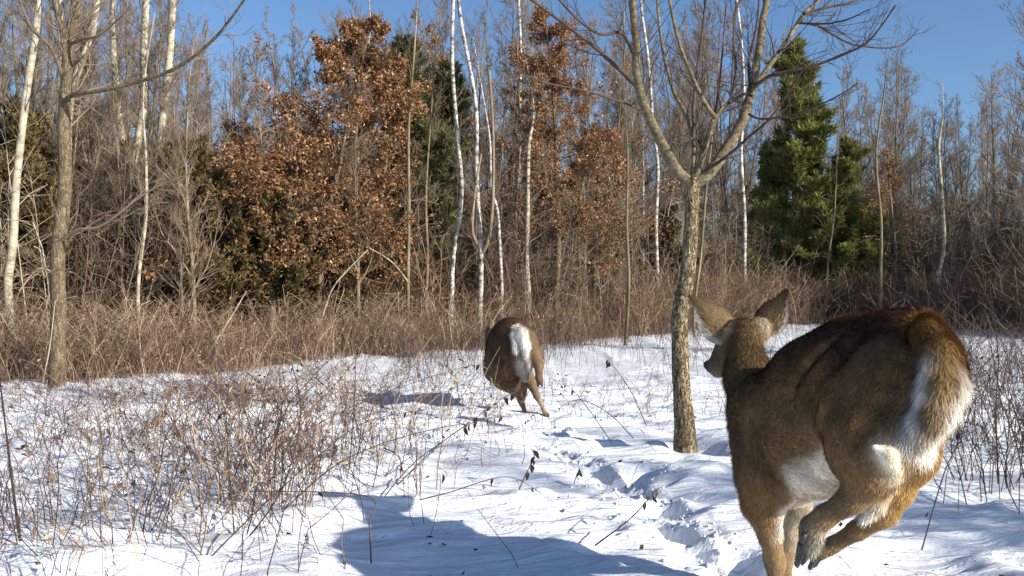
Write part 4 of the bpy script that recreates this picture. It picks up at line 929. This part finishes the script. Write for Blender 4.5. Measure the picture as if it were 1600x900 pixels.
b1_ = patch_meshes('brush_clump', 'brush', 5, 26, 0.45, hmin=0.4, hmax=1.25, r=0.0042, side=4, leafy=1.2)
strew('dry_brush', 'dense dry tan and russet brush along the foot of the wood', 'brush', b1_, scatter(1400, -0.7, 3.8, -650, 2250, patch=-0.4), 0.6, 1.15)
strew('dry_brush', 'ragged fringe of low brush thinning out onto the snow right of centre', 'brush', b1_, scatter(150, -3.4, 0.4, 800, 1760, patch=0.0, dens=0.5), 0.35, 0.8)
b2_ = patch_meshes('brush_clump', 'brush', 5, 24, 0.6, hmin=0.9, hmax=2.4, r=0.0065, side=6, sl=0.26, lean=0.22, leafy=1.5, crange=(0.05, 0.95))
strew('dry_brush', 'tall tangled brown brush filling the wood between the trunks', 'brush', b2_, scatter(960, 1.8, 12, -650, 2250, patch=-0.5, dens=1.1), 0.7, 1.15)
strew('dry_brush', 'broad band of russet brown brush below the green pines', 'brush', b2_, scatter(1020, -1.3, 5, 980, 2250, patch=-0.5), 0.6, 1.0)
b3_ = patch_meshes('brush_clump', 'brush', 4, 26, 1.1, hmin=1.4, hmax=3.8, r=0.011, side=6, sl=0.28, lean=0.2, leafy=1.0, crange=(0, 0.75))
strew('dry_brush', 'distant brown brush closing the view deep in the wood', 'brush', b3_, scatter(960, 8, 26, -650, 2250, patch=-0.6, dens=1.0))
b4_ = patch_meshes('sapling_clump', 'screen', 6, 4, 0.5, hmin=2.2, hmax=5.6, r=0.0085, side=22, sl=0.2, lean=0.07, bend=0.06, tri=6)
strew('thin_saplings', 'screen of countless thin grey tan stems and twigs between the trunks', 'saplings', b4_, cat2(scatter(110, 3.0, 9, 380, 640, patch=-0.8, dens=1.0), scatter(270, 1.5, 9, -650, 380, patch=-0.8, dens=1.0), scatter(70, 2.5, 9, 640, 810, patch=-0.8, dens=1.0), scatter(290, 0.3, 9, 810, 1200, patch=-0.8, dens=1.0), scatter(1000, 0.0, 10, 1300, 2250, patch=-0.8, dens=1.0), scatter(60, 1.0, 10, 1180, 1320, patch=-0.8, dens=1.0)), 0.7, 1.2)
b5_ = patch_meshes('sapling_clump', 'brush', 4, 4, 0.5, hmin=1.6, hmax=3.8, r=0.008, side=18, sl=0.22, lean=0.12, bend=0.1, tri=5, crange=(0, 0.8))
strew('thin_saplings', 'thin dark russet saplings mingled with the brush', 'saplings', b5_, cat2(scatter(200, 1.5, 8, -650, 640, patch=-0.8, dens=1.0), scatter(740, 0.0, 9, 600, 2250, patch=-0.8, dens=1.0)), 0.7, 1.15)
stuff('dry_brush', 'sparse short dry stems poking from the snow before the brush', 'brush', 'dweed', scatter(3000, -6.5, -0.3, 620, 1750, dens=0.5), hmin=0.12, hmax=0.7, r=0.0032, side=3)
def clumps(n, k, cx, cy, sx, sy, s_=0.16):
    a = rng.normal(cx, sx, k), np.clip(rng.normal(cy, sy, k), 3.0, 20); i = rng.choice(k, n, p=(lambda w: w/w.sum())(rng.uniform(0.2, 1, k)**2))
    return a[0][i]+rng.normal(0, s_, n), a[1][i]+rng.normal(0, s_, n)
# weeds in the left foreground
def cloud(n, cx, cy, sx, sy):
    return rng.normal(cx, sx, n), np.clip(rng.normal(cy, sy, n), 2.6, 20)
xs, ys = [np.concatenate(a) for a in zip(cloud(100, -1.27, 4.3, 0.16, 0.35), cloud(120, -1.5, 5.2, 0.45, 0.5), cloud(100, -1.0, 4.9, 0.4, 0.5), cloud(70, -1.6, 3.9, 0.4, 0.3))]
stuff('dry_weeds', 'tall clump of reddish brown and tan weeds in the left foreground', 'weeds', 'weed', (xs, ys), hmin=0.45, hmax=0.98, r=0.0026, side=4, sl=0.25, lean=0.22, bend=0.3, leafy=0.6, tri=6, crange=(-0.15, 0.95))
xs, ys = [np.concatenate(a) for a in zip(clumps(420, 14, -2.5, 6.6, 1.1, 1.0, 0.2), cloud(420, -3.8, 8.4, 1.5, 0.7), cloud(70, -2.5, 6.0, 1.1, 1.0), cloud(90, -1.7, 3.6, 0.5, 0.3), cloud(200, -1.0, 7.6, 0.7, 0.8))]
stuff('dry_weeds', 'low tangle of dry stems over the mounded snow at the left', 'weeds', 'weed', (xs, ys), hmin=0.2, hmax=0.75, r=0.0022, side=4, sl=0.3, lean=0.35, bend=0.4, leafy=0.35, tri=6, crange=(-0.2, 0.75))
xs, ys = [np.concatenate(a) for a in zip(cloud(70, 2.6, 4.5, 0.2, 0.4), cloud(190, 3.4, 6.2, 0.4, 0.6), cloud(520, 5.2, 9.5, 1.3, 1.4), cloud(260, 5.0, 12.5, 2.2, 1.3))]
stuff('dry_weeds', 'dark bare weed stems in the shaded snow at the right', 'weeds', 'dweed', (xs, ys), hmin=0.4, hmax=1.15, r=0.0030, side=6, sl=0.3, lean=0.2, leafy=0.5, tri=5)
xs, ys = [np.concatenate(a) for a in zip(cloud(110, 1.6, 8.5, 0.6, 0.9), cloud(110, -0.6, 9.5, 1.5, 1.4), cloud(60, 0.6, 8.0, 0.9, 0.9), cloud(24, 0.0, 5.6, 0.6, 0.9), cloud(45, -2.6, 4.6, 0.6, 0.5))]
stuff('dry_weeds', 'thin scattered weed stalks standing in the open snow', 'weeds', 'dweed', (xs, ys), hmin=0.15, hmax=0.5, r=0.0020, side=3, lean=0.3, tri=5)
# kicked-up lumps of snow round the hoof prints
k_ = rng.integers(0, len(FP), 420); a_ = rng.uniform(0, 2*PI, 420); q_ = np.abs(rng.normal(1.3, 0.55, 420)); fx = np.array([f[:3] for f in FP])[k_]
x = fx[:, 0]+np.cos(a_)*q_*fx[:, 2]; y = fx[:, 1]+np.sin(a_)*q_*fx[:, 2]*1.3; r_ = np.clip(rng.lognormal(-4.9, 0.5, 420), 0.0025, 0.011)
th = np.arange(6)*PI/3; unitv = np.concatenate([[[0, 0, 1.0]], *[np.stack([np.cos(th+o)*w, np.sin(th+o)*w, 0*th+z_], 1) for o, w, z_ in ((0, .8, .55), (.5, 1, -.1), (0, .6, -.7))]])
Vv = unitv[None]*(r_[:, None, None])*rng.uniform(0.7, 1.3, (420, len(unitv), 1)); Vv = Vv+np.stack([x, y, ground(x, y)+r_*0.35], 1)[:, None]
tri_ = [[0, 1+j, 1+(j+1) % 6] for j in range(6)]; qd = [[1+6*l+j, 7+6*l+j, 7+6*l+(j+1) % 6, 1+6*l+(j+1) % 6] for l in (0, 1) for j in range(6)]
off_ = (np.arange(420)*len(unitv))[:, None, None]
tag(link('snow_crumbs', make_mesh('snow_crumbs', Vv.reshape(-1, 3), [(off_+np.array(tri_)[None]).reshape(-1, 3), (off_+np.array(qd)[None]).reshape(-1, 4)], bpy.data.materials['wind_rippled_snow'], colors=np.zeros((420*len(unitv), 3)))), 'loose crumbs of snow kicked up round the hoof prints', 'snow', kind='stuff')
# twigs and litter on the snow
n_ = 260; x = rng.uniform(-3.5, 4, n_); y = rng.uniform(3.3, 10, n_); z = ground(x, y)+0.006
V, f, c = leaves_mesh(np.stack([x, y, z], 1), np.tile([[1.0, 0, 0.1]], (n_, 1)), 0.03, 0.7, 0.6)
tag(link('leaf_litter', make_mesh('leaf_litter', V, f, M['deadleaf'], smooth=False, colors=c)), 'small dark leaf scraps scattered over the snow', 'litter', kind='stuff')

# ------------------------------------------------------------------ single arching weeds with hanging leaves
LEAF = []
for s_ in range(4):
    u = np.linspace(0, 1, 6)[:, None]; v = np.array([-1, 0, 1.0])[None]; w_ = 0.26*np.sin(u*PI)**0.8*(1-0.3*u); tw_ = u*rng.uniform(-2, 2)
    Vl = np.stack([v*w_*np.cos(tw_), v*w_*np.sin(tw_)+0.12*np.sin(u*4)+0*v, -u+0*v+0.1*np.abs(v)*w_], -1).reshape(-1, 3); i = np.arange(18).reshape(6, 3)
    ql = np.stack([i[:-1, :-1], i[1:, :-1], i[1:, 1:], i[:-1, 1:]], -1).reshape(-1, 4)
    LEAF.append(make_mesh('leaf', Vl, [ql], M['deadleaf'], colors=np.full((18, 3), 0.2+0.15*s_)))
def weed(lst, d0, d1, label, nl=7, r=0.0035, ls=0.045, zone=(0.55, 1), mt='dweed', sub=2):
    n = len(lst); pts = np.array([P(a, b_, d0+(d1-d0)*k/(n-1)) for k, (a, b_) in enumerate(lst)])
    t = thing('dead_weed', tuple(pts[0]), label, 'weed'); q_, r_ = resample(pts, np.linspace(r, r*0.4, n), n*6)
    T = Tubes(); T.add(q_, r_, 5); twigs(T, q_, r*0.8, sub, 0.12, 0, 0.5, 3, up=0.1, rmin=0.001)
    V_, f_, _ = T.build(0.05); part('stem', V_, f_, M[mt], t, colors=np.full((len(V_), 3), 0.35))
    for k in range(nl):
        p, _ = along(q_, zone[0]+(zone[1]-zone[0])*(k+rng.uniform(0.1, .9))/nl)
        o = link('leaf', LEAF[k % 4], t, Vector(p-np.array(t.location))); s_ = ls*rng.uniform(0.6, 1.3); o.scale = (s_, s_, s_); o.rotation_euler = (rng.normal(0, .4), rng.normal(0, .4), rng.uniform(0, 6))
    return t
weed([(440, 800), (520, 730), (600, 692), (690, 668), (745, 660)], 4.0, 4.6, 'weed bending low to the right before the long tree shadow', 5, ls=0.04)
weed([(300, 900), (400, 800), (500, 710), (570, 660), (660, 640)], 3.4, 4.5, 'long dark weed sweeping up from the bottom left weeds', 6)
weed([(560, 830), (640, 730), (720, 670), (790, 620), (830, 605)], 4.2, 6.6, 'arching weed whose curled leaves hang before the legs of the far deer', 10, ls=0.06, sub=3)
weed([(430, 700), (540, 640), (640, 600), (720, 575), (760, 568)], 5.4, 6.8, 'arching weed with hanging leaves pointing at the far deer body', 8, ls=0.05)
weed([(600, 780), (680, 700), (740, 660), (800, 650)], 4.6, 5.4, 'weed with drooping leaves left of the trampled snow', 7, ls=0.045)
weed([(930, 852), (985, 810), (1022, 770), (1030, 762)], 3.5, 3.9, 'single stalk with dark hanging leaves right of centre in the foreground', 4, ls=0.05, zone=(0.45, 0.95))
weed([(620, 790), (700, 770), (790, 745), (845, 770)], 4.4, 4.5, 'thin weed arching low over the snow below the curled leaf weeds', 2, ls=0.035)
weed([(956, 692), (920, 640), (890, 605), (875, 600)], 6.1, 6.6, 'thin stalk leaning left toward the far deer', 5, ls=0.035, sub=3)
weed([(990, 685), (950, 645), (905, 625), (870, 640)], 6.1, 6.5, 'forked thin stalk lying low right of the far deer tracks', 3, ls=0.03, sub=3)
weed([(1010, 665), (985, 610), (960, 575), (948, 562)], 6.4, 7.0, 'stalk with a dark curled seed head left of the forked tree', 5, ls=0.05, zone=(0.8, 1))
weed([(895, 765), (900, 745), (906, 732)], 4.9, 4.9, 'short upright stalk with hanging curled leaves in the trampled snow', 5, ls=0.045, zone=(0.4, 1))
weed([(800, 790), (822, 740), (835, 715), (830, 700)], 4.6, 4.8, 'upright weed with a fringe of curled leaves in the centre foreground', 8, ls=0.045, zone=(0.3, 1))
weed([(545, 740), (553, 640), (556, 560), (560, 540)], 5.0, 5.0, 'upright slender weed at the right end of the left weeds', 4, ls=0.04)
weed([(600, 700), (626, 720), (632, 790)], 4.6, 4.4, 'drooping weed beside the upright slender weed', 2, ls=0.04)
weed([(32, 845), (20, 760), (8, 660), (-4, 560)], 3.6, 3.5, 'dark straight cane at the left edge of the picture', 1, r=0.0065, ls=0.03, sub=0)
weed([(580, 880), (577, 820), (572, 775), (400, 768), (330, 775)], 3.5, 3.9, 'dry stalk bent flat over the snow in the left foreground', 2, ls=0.03, mt='weed')
weed([(380, 850), (440, 765), (470, 650), (455, 565)], 3.7, 3.9, 'tall reddish cane standing in the left foreground weeds', 3, r=0.004, ls=0.035)
weed([(1440, 860), (1475, 740), (1500, 690), (1540, 620)], 3.4, 3.6, 'slanting dark stalk behind the near deer hind legs', 2, r=0.003, ls=0.03, sub=3)
weed([(1560, 760), (1556, 640), (1560, 560), (1550, 470)], 5.0, 5.2, 'tall dark cane at the right edge beyond the near deer tail', 4, r=0.005, ls=0.04, sub=4)
